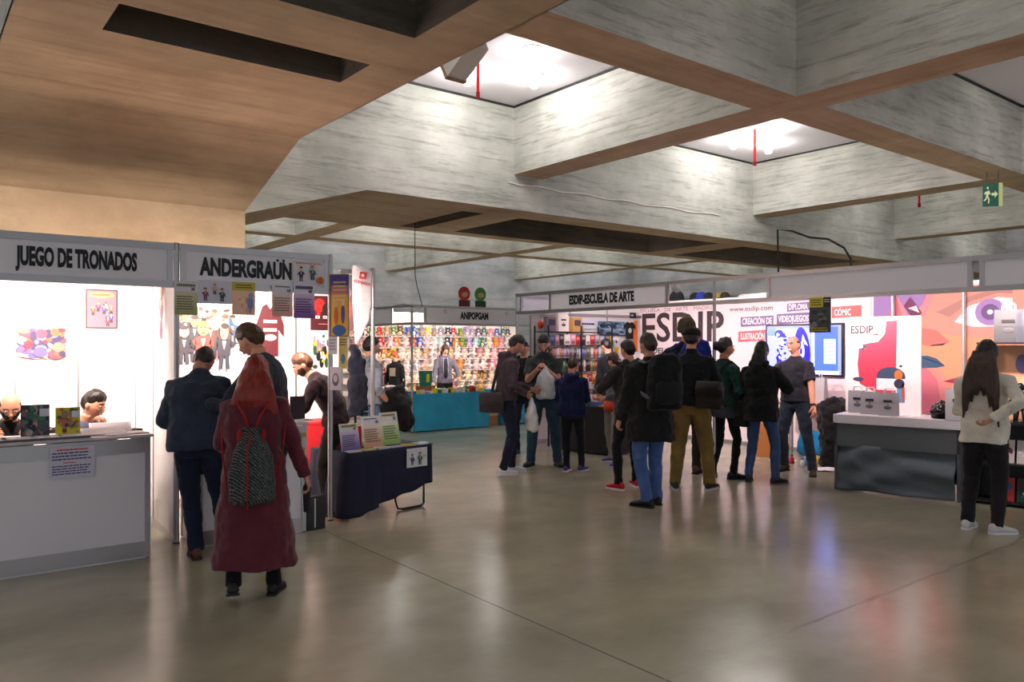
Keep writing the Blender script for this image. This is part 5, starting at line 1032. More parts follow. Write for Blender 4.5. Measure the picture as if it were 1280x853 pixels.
for i, x in enumerate((.32, .52, .70, .9)): carrier('grey paper bag on the black upper shelf at the right edge, %s from the left' % ordn[i], SU @ Vector((x, .16, z+.001)), rz4, 1.12, tint=[(.30, .29, .30), (.38, .38, .42), (.34, .34, .38), (.3, .3, .33)][i], printed=i == 0)
m = MB(); w_, h = 1.25, z-.9; m = flat(w_, h, (.92, .68, .52)); X = lambda f: -w_/2+f*w_
for a in [(.25, .75, .05, .13, (.5, .45, .66)), (.5, .5, .12, .4, (.85, .5, .42)), (.3, .35, .1, .25, (.9, .75, .6)), (.8, .6, .15, .3, (.8, .6, .75))]: pell(m, X(a[0]), a[1]*h, a[2]*w_, a[3]*h, a[4], 2)
p = SU @ Vector((.72, .335, .87)); tag(m.build('wall_poster', PRINT, loc=p, rz=rz4), 'peach and purple printed panel below the black shelf', 'poster')
for i, (x, c) in enumerate([(.42, (.10, .10, .13)), (.56, (.12, .12, .15)), (.70, (.6, .2, .2)), (.84, (.1, .1, .12))]):
    m = MB(); m.ball((0, 0, .36), (.04, .04, .045), 10, 8, c); m.tube([(0, 0, .32), (0, 0, .25), (0, 0, .12)], [.03, .06, .045], 10, c); m.tube([(-.03, 0, .14), (-.045, 0, 0)], [.028, .022], 8, c); m.tube([(.03, 0, .14), (.045, 0, 0)], [.028, .022], 8, c); m.tube([(-.06, 0, .26), (-.11, -.03, .17)], [.022, .016], 8, c); m.tube([(.06, 0, .26), (.10, -.04, .18)], [.022, .016], 8, c); m.lathe([(.001, 0), (.07, 0), (.07, .012), (.001, .012)], 14, (.1, .1, .1))
    tag(m.build('figurine', PLAST, loc=SU @ Vector((x, .15, .861)), rz=rz4, smooth=True), '%s standing figurine on the rack top at the right edge, %s from the left' % ('red' if i == 2 else 'black', ordn[i]), 'figurine', 'figurines on the right rack')
for v, u, lb in ((8.9, 9.2, 'far'), (6.9, 9.2, 'middle'), (4.9, 9.4, 'near'), (3.2, 9.2, 'nearest')): spotlight('spotlight behind the long sign beam, the %s one' % lb, (EU+.12, v, 2.40), (EB, v-.1, 1.4), SPOT_W*.62, (1, .84, .82))
# ---------- brochure table beside the second stand
ND = (.10, .11, .22); NAVY = M('navy_table_cloth', ND, .85, var=.2, vscale=9, bump=.5, bscale=14)
a0 = GP(436, 652); a1 = GP(537, 633); d5 = (a1-a0).normalized(); rz5 = math.atan2(d5.y, d5.x); L5 = (a1-a0).length
BT = Matrix.Translation((a0.x, a0.y, 0)) @ Matrix.Rotation(rz5, 4, 'Z')
t = thing('brochure_table', 'folding table under a dark navy cloth beside the post, brochures on it', 'table', BT @ Vector((0, 0, 0)), rz5)
m = MB(); m.box(0, L5, 0, .62, .60, .63); m.build('tabletop', WHITE, t)
m = MB(); x0, x1 = L5*.60, L5*.97
for y in (.06,): m.tube([(x0, y, .60), (x0, y, .10), (x0+.03, y, .02), (x0+.08, y-.02, .012), (x1-.05, y-.02, .012), (x1, y, .03), (x1, y, .12), (x1, y, .60)], .011, 8)
m.build('leg', M('leg_dark', (.12, .12, .13), .4, .6), t)
m = MB(); m.tube([(.1, .5, .60), (.1, .5, .02), (.3, .5, .012), (.34, .5, .60)], .011, 8); m.build('leg', M('leg_dark'), t)
m = MB(); n = 44; rg = []
for zi in range(12):
    k = zi/11; ring = []
    for j in range(n):
        q = j/(n-1)
        if q < .22: x, y, nx, ny = -.03, .62*(1-q/.22), -1, 0
        elif q < .80: x, y, nx, ny = -.03+(L5+.06)*(q-.22)/.58, -.02, 0, -1
        else: x, y, nx, ny = L5+.03, .62*(q-.80)/.2, 1, 0
        zb = .03 + .22*max(0, min(1, (q-.30)/.5))**.7 if q < .8 else .25
        zb += .03*noise.noise((j*.2, 2, 1)); z = .64 - (.64-zb)*k; d = k*(.05 if q < .4 else .012)*(.6+noise.noise((j*.33, zi*.12, 7))*1.4) + .004*math.sin(j*1.7)*k
        ring.append((x+nx*d*1.2, y+ny*d, z))
    rg.append(ring)
m.loft(rg[::-1], closed=False, cap=False); m.box(-.03, L5+.03, -.02, .62, .6355, .64); o = m.build('table_cloth', NAVY, t, True); o.modifiers.new('s', 'SOLIDIFY').thickness = .004
def d_c2(m, w_, h): onp(m, -w_/2, w_/2, 0, h, (.90, .90, .93)); toon(m, -w_*.24, h*.12, h*.62, (.95, .78, .66), (.15, .25, .5), (.1, .08, .1)); toon(m, w_*.12, h*.1, h*.72, (.93, .75, .62), (.25, .45, .25), (.45, .35, .25), 14); pell(m, w_*.33, h*.55, w_*.10, h*.05, (.8, .75, .6), 20, rot=.3)
def onT(m, label, name, cat, x, y, z, rz=0, rx=0, mat=None, group=None):
    o = m.build(name, mat or PRINT); o.location = BT @ Vector((x, y, z)); o.rotation_euler = (rx, 0, rz5+rz); return tag(o, label, cat, group)
m = flat(.26, .19); d_c2(m, .26, .19); onT(m, 'white cartoon sheet with two figures pinned on the navy table cloth', 'cartoon_sheet', 'poster', L5*.80, -.040, .43)
def stand_sign(label, x, y, w_, h, ct, cb, head, price, lean=-.22, yaw=0):
    m = flat(w_, h, th=.004); d_fly(ct, cb, head)(m, w_, h); o = onT(m, label, 'tabletop_sign', 'sign', x, y, .6405, yaw, lean); onflyer(o, w_, h, price)
    s = MB(); s.box(-w_*.4, w_*.4, .004, .09, 0, .004, (.1, .1, .12)); s.obox((0, .05, h*.3), (w_*.05, .003, h*.32), (.5, 0, 0), (.1, .1, .12)); q = s.build('easel_back', PRINT, o); return o
stand_sign('white and purple price sign, leftmost on the navy table', L5*.10, .10, .21, .265, (.86, .82, .92), (.42, .36, .62), (.72, .70, .35), '4€')
stand_sign('peach coloured price sign, middle of the three on the navy table', L5*.44, .20, .235, .31, (.93, .88, .84), (.86, .66, .50), None, '5€', yaw=.02)
stand_sign('white and lime green price sign, right of the three on the navy table', L5*.70, .24, .23, .33, (.93, .93, .84), (.62, .80, .42), (.85, .82, .6), '3€', yaw=.05)
m = MB(); m.box(-.14, .14, 0, .2, 0, .20, (.78, .10, .14)); onT(m, 'red box on the navy table behind the purple price sign', 'cardboard_box', 'box', L5*.26, .36, .6405)
pal5 = [((.93, .9, .9), 'white'), ((.85, .8, .5), 'yellow'), ((.9, .85, .85), 'pale pink'), ((.8, .75, .8), 'pale grey'), ((.85, .75, .35), 'golden'), ((.92, .92, .94), 'white')]
for i in range(6):
    c, nm = pal5[i]; m = MB(); m.box(-.07, .07, -.05, .05, 0, .008+.004*(i % 3), c); m.box(-.05, .05, -.03, .03, .0082+.004*(i % 3), .0088+.004*(i % 3), tuple(v*.7 for v in c)); onT(m, '%s booklet lying at the front of the navy table, %s from the left' % (nm, ordn[i]), 'booklet', 'booklet', .08+i*(L5-.16)/5, .045, .6405, random.uniform(-.15, .15), group='booklets on the navy table')
# papers, price holder, red and grey things on the second counter
def onC(m, label, name, cat, px, v, z=.971, rz=0, mat=None, group=None, rx=0):
    o = m.build(name, mat or PRINT); o.location = (onV(px, v)[0], v, z); o.rotation_euler = (rx, 0, rz); return tag(o, label, cat, group)
m = MB(); m.box(-.07, .07, 0, .01, 0, .22, (.16, .10, .13)); onC(m, 'small dark upright card on the counter before the bearded seller', 'display_card', 'card', 372, 6.8)
for i, (px, v) in enumerate([(345, 6.75), (362, 6.95), (378, 6.72)]): m = MB(); m.box(-.08, .08, -.05, .05, 0, .015, [(.92, .9, .9), (.85, .3, .3), (.9, .88, .9)][i]); onC(m, '%s booklet on the counter before the bearded seller' % ['white', 'red', 'pale'][i], 'booklet', 'booklet', px, v, rz=.2*i)
m = flat(.10, .28); onp(m, -.05, .05, 0, .28, (.85, .84, .86)); onp(m, -.045, .045, .18, .22, (.75, .65, .3), 2); onp(m, -.045, .03, .03, .09, (.85, .6, .2), 2); c = onV(377, 6.612)[0]; tag(m.build('price_sheet', PRINT, loc=(c, 6.612, .66)), 'narrow sheet with yellow labels on the right end of the second counter', 'paper')
# red covered shelf behind the seller
m = MB(); m.box(0, .9, 0, .4, 0, .80, (.78, .10, .14)); m.box(-.005, .905, -.005, .405, .80, .82, (.86, .15, .18)); tag(m.build('red_counter', CLOTH, loc=(3.05, 8.0, 0)), 'low red covered counter at the back behind the bearded seller', 'counter')
# black folder standing on the floor
c = GP(394, 662); m = MB(); m.box(-.09, .09, -.02, .02, 0, .30, (.05, .05, .07)); m.box(-.02, -.005, -.021, -.02, .02, .28, (.75, .75, .8)); tag(m.build('black_folder', PLAST, loc=(c.x, c.y, 0), rz=.1), 'black folder standing on the floor against the second counter', 'folder')
# suitcase by the left counter
c = GP(196, 676); t = thing('suitcase', 'dark grey suitcase standing behind the end of the left counter', 'suitcase', (c.x-.16, c.y+.42, 0), .3)
m = MB(); m.loft([ringe(Vector((0, 0, z)), Vector((1, 0, 0)), Vector((0, 1, 0)), a, b, 20, 5) for z, a, b in ((.04, .17, .09), (.06, .19, .11), (.52, .19, .11), (.56, .16, .08))], (.20, .18, .20)); m.build('shell', CLOTH, t, True); m = MB(); m.tube([(-.08, 0, .55), (-.08, 0, .62), (.08, 0, .62), (.08, 0, .55)], .012, 8, (.1, .1, .1)); m.build('handle', PLAST, t)
for x in (-.12, .12): m = MB(); m.tube([(x-.01, 0, .035), (x+.015, 0, .035)], .034, 12, (.05, .05, .05)); m.build('wheel', PLAST, t)
# goods on the left counter
def onL(m, label, name, cat, px, v, z=.961, rz=0, rx=0, group=None): o = m.build(name, PRINT); o.location = (onV(px, v)[0], v, z); o.rotation_euler = (rx, 0, rz); return tag(o, label, cat, group)
for px, w_, h, bgc, pal_, lb in [(44, .185, .235, (.20, .22, .28), [(.3, .35, .4), (.55, .35, .4), (.25, .4, .3), (.15, .15, .2), (.7, .6, .6), (.3, .5, .4)], 'dark comic standing upright on the left counter beside the bald man'), (85, .165, .205, (.85, .80, .12), [(.75, .7, .1), (.5, .15, .3), (.6, .55, .4), (.9, .85, .3), (.35, .4, .2), (.8, .4, .3)], 'yellow comic standing upright on the left counter beside the dark haired man')]:
    m = flat(w_, h, th=.012); onp(m, -w_/2, w_/2, 0, h, bgc); scrib(m, w_, h, pal_, 40); onp(m, w_*.15, w_*.48, h*.62, h*.86, (.85, .85, .9), 40); s = onL(m, lb, 'comic_book', 'comic book', px, 6.78, .975, -.12, -.12)
for i, px in enumerate((-12, 22, 58, 92)):
    m = MB(); m.box(-.10, .10, -.09, .09, 0, .012, (.93, .88, .88)); m.box(-.095, .095, -.085, .085, .012, .016, (.95, .92, .92)); m.box(-.10, .10, -.094, -.09, -.004, .012, (.35, .33, .36)); onL(m, 'pale stack of comics lying at the front of the left counter, %s from the left' % ordn[i], 'comic_stack', 'comic book', px, 6.68, .9652, -.03)
for i, (px, v, z, rx, rz) in enumerate([(128, 6.80, .962, .16, .1), (138, 6.92, .975, .30, -.15), (155, 6.72, .962, 0, .25)]):
    m = MB(); m.box(-.15, .15, -.10, .10, 0, .006, (.95, .91, .92)); m.box(-.13, .13, -.08, .08, .0062, .0065, (.90, .86, .88)); onL(m, 'white sheets of drawing paper on the right end of the left counter, %s' % ['in front', 'propped behind', 'at the edge'][i], 'paper_sheet', 'paper', px, v, z + (0 if not rx else .02), rz, rx)
m = MB(); m.box(-.09, .09, -.06, .06, 0, .012, (.25, .2, .3)); onL(m, 'dark tablet lying at the right end of the left counter', 'tablet', 'tablet', 160, 6.93, .962, .3)
m = MB(); m.box(-.02, .02, -.01, .01, 0, .96); 
# exit sign, straps, cable, metal duct
c = WP(1241, 13.0); z0, z1 = zat(258, 13.0), zat(229, 13.0); w_ = 22/FPX*13; h = z1-z0
t = thing('exit_sign', 'green running man sign with an arrow hanging below the beams', 'sign', (c.x, c.y, z0), ANG-R(90)+R(-14))
m = flat(w_, h, (.10, .33, .26), .02); X = lambda f: -w_/2+f*w_; Z = lambda f: f*h; CRM = (.85, .88, .70)
onp(m, X(.80), X(1), 0, h, (.72, .76, .50), 2)
pell(m, X(.24), Z(.80), w_*.05, h*.06, CRM, 4)
for p in [[(.14, .62), (.30, .70), (.34, .60), (.24, .42), (.16, .44)], [(.18, .46), (.26, .44), (.34, .30), (.30, .12), (.25, .14), (.27, .28)], [(.16, .48), (.22, .42), (.16, .28), (.04, .22), (.04, .28), (.12, .34)], [(.30, .68), (.40, .52), (.36, .50), (.28, .6)], [(.16, .66), (.05, .56), (.08, .50), (.17, .58)], [(.44, .46), (.60, .46), (.60, .36), (.76, .52), (.60, .68), (.60, .58), (.44, .58)]]: ppoly(m, [(X(a), Z(b)) for a, b in p], CRM, 4)
m.build('sign_plate', M('sign_lit', (1, 1, 1), .4, attr=True, emit=.25), t)
m = MB()
for x in (.2, .8): m.tube([(X(x), .01, h), (X(x), .01, h + ZS - z1)], .006, 6, (.3, .3, .3)); break
m.build('rod', PRINT, t); m = MB(); m.tube([(X(.8), .01, h), (X(.8), .01, h + ZS - z1)], .006, 6, (.3, .3, .3)); m.build('rod', PRINT, t)
def strap(label, px, py0, py1, D, px_w=3, top=None):
    c = WP(px, D); z0 = zat(py1, D); z1 = top or zat(py0, D); w_ = px_w/FPX*D/2; m = MB(); m.box(-w_, w_, -.004, .004, z0, z1, (.82, .06, .10)); m.box(-w_*1.3, w_*1.3, -.012, .012, z0-.02, z0+.06, (.55, .04, .06))
    tag(m.build('red_strap', CLOTH, loc=(c.x, c.y, 0), rz=ANG-R(90)), label, 'strap')
def Dceil(px, py): return (ZC-CAMH)*FPX/(HZ-py)
strap('long red strap hanging from the ceiling of the central coffer beside the metal duct', 597.5, 62, 121, 10.0, 3.6, ZC)
strap('red strap hanging in the coffer right of the centre beam', 943.5, 160, 206, 14.6, 3, ZC)
strap('short red strap under the beam left of the green sign', 1149, 246, 258, 16.0, 2.5, ZC)
strap('short dark red strap in the slot of the far wide beam', 744, 285, 300, 18.6, 2, ZW+1.2)
D = 9.0; a, b = WP(566, D, zat(92, D)), WP(600, D-.4, zat(60, D)); q = (b-a).normalized()
t = thing('metal_duct', 'silver square-mouthed floodlight housing angled down inside the central coffer', 'floodlight', a, 0)
m = MB(); m.obox((b-a)*.45, (.13, .11, (b-a).length*.42), q.to_track_quat('Z', 'Y').to_matrix()); m.build('housing', M('galvanised', (.78, .78, .76), .5, .2), t)
m = MB(); m.obox((b-a)*.02, (.14, .12, .02), q.to_track_quat('Z', 'Y').to_matrix(), (.55, .42, .3)); m.build('rim', PRINT, t)
m = MB(); m.tube([(b-a)*.9, Vector(((b-a).x*.9, (b-a).y*.9, ZC-a.z))], .015, 8); m.build('bracket', ALU, t)
cb = MB(); D = 10.9; pts = [(lambda d_: WP(px, d_, zz if zz else zat(py, d_)))(onU(px, EU)[1]) for px, py, zz in ((973, 0, 2.49), (972, 287, 0), (990, 289, 0), (1012, 297, 0), (1035, 299, 0), (1055, 310, 0), (1064, 325, 0), (1064, 0, 2.49))]
for i_ in range(len(pts)): pts[i_] = pts[i_]
cb.tube(pts, .012, 6, (.08, .07, .08)); tag(cb.build('cable', PRINT), 'black cable rising in a loop above the blank sign board', 'cable')
cb = MB(); v = WV0-.012; pts = []
for k in range(25):
    px = 636 + (900-636)*k/24; x, D = onV(px, v); py = 228 + 42*(k/24)**.95 + 1.2*math.sin(k*1.3); pts.append((x, v, zat(py, D)))
cb.tube(pts, .012, 6, (.9, .88, .86)); tag(cb.build('white_cable', PRINT), 'thin white cable sagging along the face of the far wide beam', 'cable')
# navy coat hanging behind the seller
c = WP(444, 8.62); m = MB(); s_ = []
for z, a, b in ((.88, .085, .07), (1.1, .085, .08), (1.35, .08, .08), (1.52, .075, .07), (1.60, .05, .05)): s_.append(ringe(Vector((0, 0, z)), Vector((1, 0, 0)), Vector((0, 1, 0)), a, b, 16))
m.loft(s_); m.ball((-.02, 0, 1.60), (.06, .07, .06), 12, 8); m.tube([(.06, 0, 1.5), (.085, 0, 1.2), (.085, 0, .95)], [.05, .05, .045], 10); o = remesh(m, .014, [fab((.07, .08, .14))], 'coat', None, 2, amp=.03, fq=7); o.location = (c.x, c.y, 0); o.rotation_euler = (0, 0, ANG-R(90)); tag(o, 'navy blue coat with a grey hood hanging between the posts behind the seller', 'coat')
t = thing('coat_stand', 'slim dark stand holding the navy blue coat', 'coat stand', (c.x, c.y+.0, 0)); m = MB(); m.tube([(0, 0, .02), (0, 0, 1.66)], .014, 8, (.1, .1, .1)); m.build('pole', PLAST, t); m = MB(); m.lathe([(.001, 0), (.16, 0), (.15, .02), (.001, .03)], 16, (.1, .1, .1)); m.build('base', PLAST, t)
# ================= the visitors and sellers =================
BK = (.07, .07, .08); DJ = (.12, .15, .24); MJ = (.25, .38, .58)
def strap2(t, name, pts, w_, th, c, mat=None):
    m = MB(); m.tube(pts, [(w_, th)]*len(pts), 8, c); return m.build(name, mat or CLOTH, t, True)
def backpack(P, label, c, w_=.16, h=.24, dep=.10, zc=0, c2=None, side=0, off=.12, strapc=None):
    s = P.s; t = worn(P, 'backpack', label, 'backpack'); f = P.f2; o0 = P.ch + f[2]*(zc*s) - f[1]*((off+dep)*s) + f[0]*side*s
    m = MB(); m.loft([ringe(o0 + f[2]*(k*h*s), f[0], f[1], a*w_*s, b*dep*s, 18, 3.2) for k, a, b in ((-1, .80, .7), (-.92, 1, 1), (-.2, 1.04, 1.05), (.5, .96, .9), (.9, .75, .65), (1.02, .4, .3))])
    remesh(m, .012, [fab(c)], 'bag_body', t, 2, amp=.018*s, fq=8)
    m = MB(); m.loft([ringe(o0 - f[2]*(.35*h*s) - f[1]*(dep*.75*s) + f[2]*(k*h*.42*s), f[0], f[1], a*w_*.82*s, b*.05*s, 14, 3) for k, a, b in ((-1, .8, .7), (-.8, 1, 1), (.6, 1, 1), (1, .8, .6))]); m.build('front_pocket', fab(c2 or tuple(min(1, v*1.3+.02) for v in c)), t, True)
    for q in (-1, 1):
        a = o0 + f[0]*(q*w_*.55*s) + f[2]*(h*.85*s); sh = P.sh + f[0]*(q*.105*s) + f[2]*((-.005 + .05*(P.g-1))*s)
        pts = [a, sh - f[1]*(.10*P.g*s) + f[2]*.0, sh + f[2]*(.022*s) + f[1]*0, sh + f[1]*(.09*s) - f[2]*(.06*s), P.ch + f[0]*(q*.135*s) + f[1]*(.135*P.g*s), P.ch + f[0]*(q*.19*s) + f[1]*(.02*s) - f[2]*(.08*s), o0 + f[0]*(q*w_*.9*s) - f[2]*(h*.6*s)]
        strap2(t, 'shoulder_strap', pts, .028*s, .008*s, strapc or c)
    m = MB(); m.tube([o0 + f[2]*(h*s) - f[0]*.03, o0 + f[2]*(h*1.12*s), o0 + f[2]*(h*s) + f[0]*.03], .008, 6, c); m.build('grab_loop', CLOTH, t)
    return t
def sidebag(P, label, c, x, y, z, w_=.15, h=.11, d=.05, shoulder=-1, mat=None, yaw=0):
    s = P.s; t = worn(P, 'shoulder_bag', label, 'bag'); o0 = Vector((x, y, z))*s; q = Matrix.Rotation(R(yaw), 3, 'Z'); rx, ry = q @ Vector((1, 0, 0)), q @ Vector((0, 1, 0))
    m = MB(); m.loft([ringe(o0 + Vector((0, 0, k*h*s)), rx, ry, a*w_*s, b*d*s, 16, 4) for k, a, b in ((-1, .85, .8), (-.9, 1, 1), (.3, 1, .9), (.95, .9, .5), (1, .8, .4))]); m.build('bag_body', mat or fab(c), t, True)
    m = MB(); m.loft([ringe(o0 - ry*(d*.5*s) + Vector((0, 0, k*h*s)), rx, ry, a*w_*s, b*d*.7*s, 14, 4) for k, a, b in ((-.2, 1, .9), (.7, 1.02, 1), (1.03, .85, .7))]); m.build('flap', mat or fab(tuple(v*1.2 for v in c)), t, True)
    f = P.f2; sh = P.sh + f[0]*(shoulder*.12*s); pts = [o0 + Vector((0, 0, h*.9*s)) - rx*(w_*.7*s*(1 if shoulder > 0 else -1))*0, P.ch - f[1]*(.135*s) + f[0]*(shoulder*.0), sh - f[1]*(.10*s) - f[2]*.02*s, sh + f[2]*(.018*s), sh + f[1]*(.09*s) - f[2]*.04*s, P.ch + f[1]*(.135*s), o0 + Vector((0, 0, h*.8*s)) + ry*(d*.6*s)]
    strap2(t, 'strap', pts, .018*s, .006*s, c); return t
def phone(P, at, label, yaw=0):
    t = thing('mobile_phone', label, 'phone', P.W(at), P.rz+R(yaw)); m = MB(); m.obox((0, 0, 0), (.036, .004, .07), (-.9, 0, 0), (.05, .05, .06)); m.build('body', GLOSS, t); m = MB(); m.obox((0, -.0035, .003), (.031, .001, .06), (-.9, 0, 0), (.12, .14, .2)); m.build('display', GLOSS, t)
def plasticbag(P, at, label, h=.34, w_=.13):
    m = MB(); m.loft([ringe(Vector((0, .0, z*h)), Vector((1, 0, 0)), Vector((0, 1, 0)), a*w_, b*w_*.5, 16) for z, a, b in ((-1, .7, .7), (-.93, .95, 1), (-.6, 1, 1.1), (-.35, .8, .8), (-.15, .35, .4), (-.02, .14, .2), (.02, .06, .1))])
    o = remesh(m, .009, [M('thin_white_plastic', (.90, .90, .92), .35)], 'plastic_bag', None, 1, amp=.022, fq=12, ystretch=.5); o.location = P.W(at); o.rotation_euler = (0, 0, P.rz); tag(o, label, 'bag')
def chair(label, px, v, rz=0, seat=.45):
    u = onV(px, v)[0]; t = thing('folding_chair', label, 'chair', (u, v, 0), rz); m = MB(); m.box(-.2, .2, -.2, .2, seat-.03, seat); m.build('seat', M('chair_black', (.08, .08, .09), .5), t, bevel=.008)
    m = MB(); m.box(-.2, .2, -.22, -.19, seat+.18, seat+.42); m.build('backrest', M('chair_black'), t, bevel=.008)
    for sx in (-1, 1):
        m = MB(); m.tube([(sx*.19, -.2, seat+.42), (sx*.19, -.2, seat-.02), (sx*.19, -.22, 0)], .011, 8); m.build('leg', ALU, t); m = MB(); m.tube([(sx*.19, .18, seat-.02), (sx*.19, .2, 0)], .011, 8); m.build('leg', ALU, t)
    return (u, v)
def pxD(px, v): return onV(px, v)[1]
# seated at the left counter
v = 7.62; u, _ = chair('black folding chair of the bald man behind the left counter', 12, v, R(180+20))
person('seated bald man with a black beard looking down behind the left counter', 12, 0, 1.74, 178, (.10, .09, .10), BK, (.85, .60, .48), (.14, .10, .09), 'bald', lean=14, head=(0, 24, 0), lh=(-.18, .34, .97), rh=(.18, .34, .97), loc=pxD(12, v), sit=.52, lf=(-.14, .42, 0, 0), rf=(.14, .42, 0, 0), beard=(.06, .05, .05, .012), hem=.9)
u, _ = chair('black folding chair of the dark haired man behind the left counter', 106, v, R(180+30))
person('seated dark haired man in a grey shirt leaning over his drawing papers', 100, 0, 1.74, 165, (.36, .36, .46), BK, (.88, .62, .50), (.12, .08, .06), 'short', lean=20, side=-4, head=(-42, 8, -6), lh=(-.08, .42, .98), rh=(.22, .38, .98), lel=(-.5, -.4, -1), rel=(.5, -.4, -1), loc=pxD(104, v-.02), sit=.50, lf=(-.14, .40, 0, 0), rf=(.14, .40, 0, 0), hem=.9, hairvol=1.5)
# man in navy jacket at the second counter
P = person('man in a navy jacket bending over the second counter, seen from behind', 248, 699, 1.73, 4, (.19, .225, .29), (.10, .13, .22), (.72, .52, .42), (.16, .12, .10), 'short', lean=17, head=(12, 38, 4), lh=(-.17, .30, .98), rh=(.22, .36, 1.04), lel=(-.55, -.8, -.5), rel=(.55, -.6, -.6), lf=(-.02, .02, -14, 0), rf=(.20, .16, 12, 0), hem=.85, loose=1.2, fat=1.12, shoe=(.36, .20, .12), sole=(.2, .13, .1), legw=1.12, face=False)
person('tall young person with short brown hair bowing over the second counter', 341, 680, 1.88, -62, (.17, .19, .24), (.16, .15, .13), (.86, .60, .48), (.30, .20, .10), 'short', lean=15, head=(4, 24, 0), lh=(-.15, .45, 1.12), rh=(.15, .42, 1.12), hem=.9, loc=6.12, hairvol=1.7)
# woman in the long burgundy coat
WC = M('burgundy_wool', (.36, .08, .15), .85, var=.18, vscale=9, bump=.8, bscale=22, sheen=.2)
P = person('red haired woman walking away in a long burgundy coat with a drawstring backpack', 318, 748, 1.61, 4, WC, (.06, .06, .08), (.80, .55, .45), (.52, .13, .07), 'long', hairlen=.35, hairvol=1.2, hairspread=.085, hairback=.045, head=(8, 14, 0), lean=4, hem=.24, flare=.075, loose=1.08, fat=1.14, jacket='coat', lh=(-.17, .30, 1.02), rh=(.36, .02, .82), lel=(-.5, -.9, -.6), lf=(-.13, -.14, -6, .07), rf=(.13, .08, 16, 0), shoe=(.06, .06, .08), sole=(.10, .10, .12), cuff=True, face=False)
t = worn(P, 'drawstring_backpack', 'black and white patterned drawstring backpack with red cords on the burgundy coat', 'backpack'); s = P.s; f = P.f2
o0 = P.wa - f[1]*(.225*s) - f[2]*(.07*s)
pm = bpy.data.materials.new('woven_zigzag'); pm.use_nodes = True; N = pm.node_tree.nodes; L = pm.node_tree.links; tc = N.new('ShaderNodeTexCoord'); wv = N.new('ShaderNodeTexWave'); wv.wave_type = 'BANDS'; wv.bands_direction = 'DIAGONAL'; wv.inputs['Scale'].default_value = 26; wv.inputs['Distortion'].default_value = 5; wv.inputs['Detail Scale'].default_value = 3; cr = N.new('ShaderNodeValToRGB'); cr.color_ramp.elements[0].position = .60; cr.color_ramp.elements[1].position = .72; cr.color_ramp.elements[0].color = (.010, .012, .014, 1); cr.color_ramp.elements[1].color = (.10, .115, .11, 1); L.new(tc.outputs['Object'], wv.inputs[0]); L.new(wv.outputs['Color'], cr.inputs[0]); L.new(cr.outputs[0], N['Principled BSDF'].inputs['Base Color']); N['Principled BSDF'].inputs['Roughness'].default_value = .8
m = MB(); m.loft([ringe(o0 + f[2]*(z*s), f[0], f[1], a*s, b*s, 20) for z, a, b in ((-.30, .115, .075), (-.27, .15, .095), (-.14, .155, .10), (0, .135, .09), (.12, .10, .07), (.19, .06, .045), (.215, .075, .055))]); remesh(m, .011, [pm], 'bag_body', t, 2, amp=.012, fq=9)
RC = (.62, .08, .08)
for q in (-1, 1):
    strap2(t, 'cord', [o0 + f[2]*(.20*s) + f[0]*(q*.02*s), P.ch + f[2]*(.02*s) - f[1]*(.17*s) + f[0]*(q*.05*s), P.sh - f[2]*(.05*s) - f[1]*(.125*s) + f[0]*(q*.10*s), P.sh + f[2]*(.035*s) + f[0]*(q*.125*s), P.sh - f[2]*(.06*s) + f[1]*(.13*s) + f[0]*(q*.14*s)], .008*s, .008*s, RC)
    strap2(t, 'cord', [P.ch - f[2]*(.02*s) + f[0]*(q*.215*s) - f[1]*(.05*s), P.wa + f[0]*(q*.20*s) - f[1]*(.16*s), o0 - f[2]*(.20*s) + f[0]*(q*.16*s)], .006*s, .006*s, RC)
    m = MB(); m.ball(o0 + f[2]*(.16*s) + f[0]*(q*.075*s) - f[1]*.02, (.022*s, .02*s, .05*s), 8, 6, (.55, .10, .08)); m.build('leather_tab', CLOTH, t, True)
strap2(t, 'pull_cord', [o0 + f[2]*(.18*s) - f[1]*(.06*s), o0 + f[2]*(.08*s) - f[1]*(.115*s) - f[0]*.02, o0 - f[2]*(.2*s) - f[1]*(.12*s) - f[0]*.02, o0 - f[2]*(.33*s) - f[1]*(.10*s) - f[0]*.02], .006*s, .006*s, RC)
hr = P.hr; t = thing('folded_umbrella', 'dark folded umbrella held in the right hand of the woman in burgundy', 'umbrella', P.W(hr), P.rz)
m = MB(); m.tube([(0, .03, .05), (0, .03, .0), (0, .035, -.16)], [.012, .028, .022], 10, (.14, .15, .19)); m.build('canopy', CLOTH, t, True); m = MB(); m.tube([(0, .03, .05), (0, .028, .11)], .014, 10, (.6, .6, .62)); m.build('handle', PLAST, t)
# bearded seller
P = person('bearded seller in a dark striped sweater looking down at his phone', 421, 640, 1.70, -78, (.17, .10, .13), (.13, .13, .12), (.88, .64, .52), (.34, .20, .11), 'short', lean=41, head=(-14, 16, 0), lh=(-.22, .50, 1.02), rh=(.34, .02, .86), rel=(1, -.6, 0), hem=.92, sleeve='rolled', beard=(.26, .16, .10, .005), shoe=(.75, .25, .08), sole=(.6, .2, .1), hairvol=1.5, lf=(-.15, .05, 0, 0), rf=(.13, -.06, 0, 0), legw=1.15, loc=7.75, loose=1.1)
phone(P, P.hl + Vector((.0, .04, .02)), 'dark phone in the hand of the bearded seller')
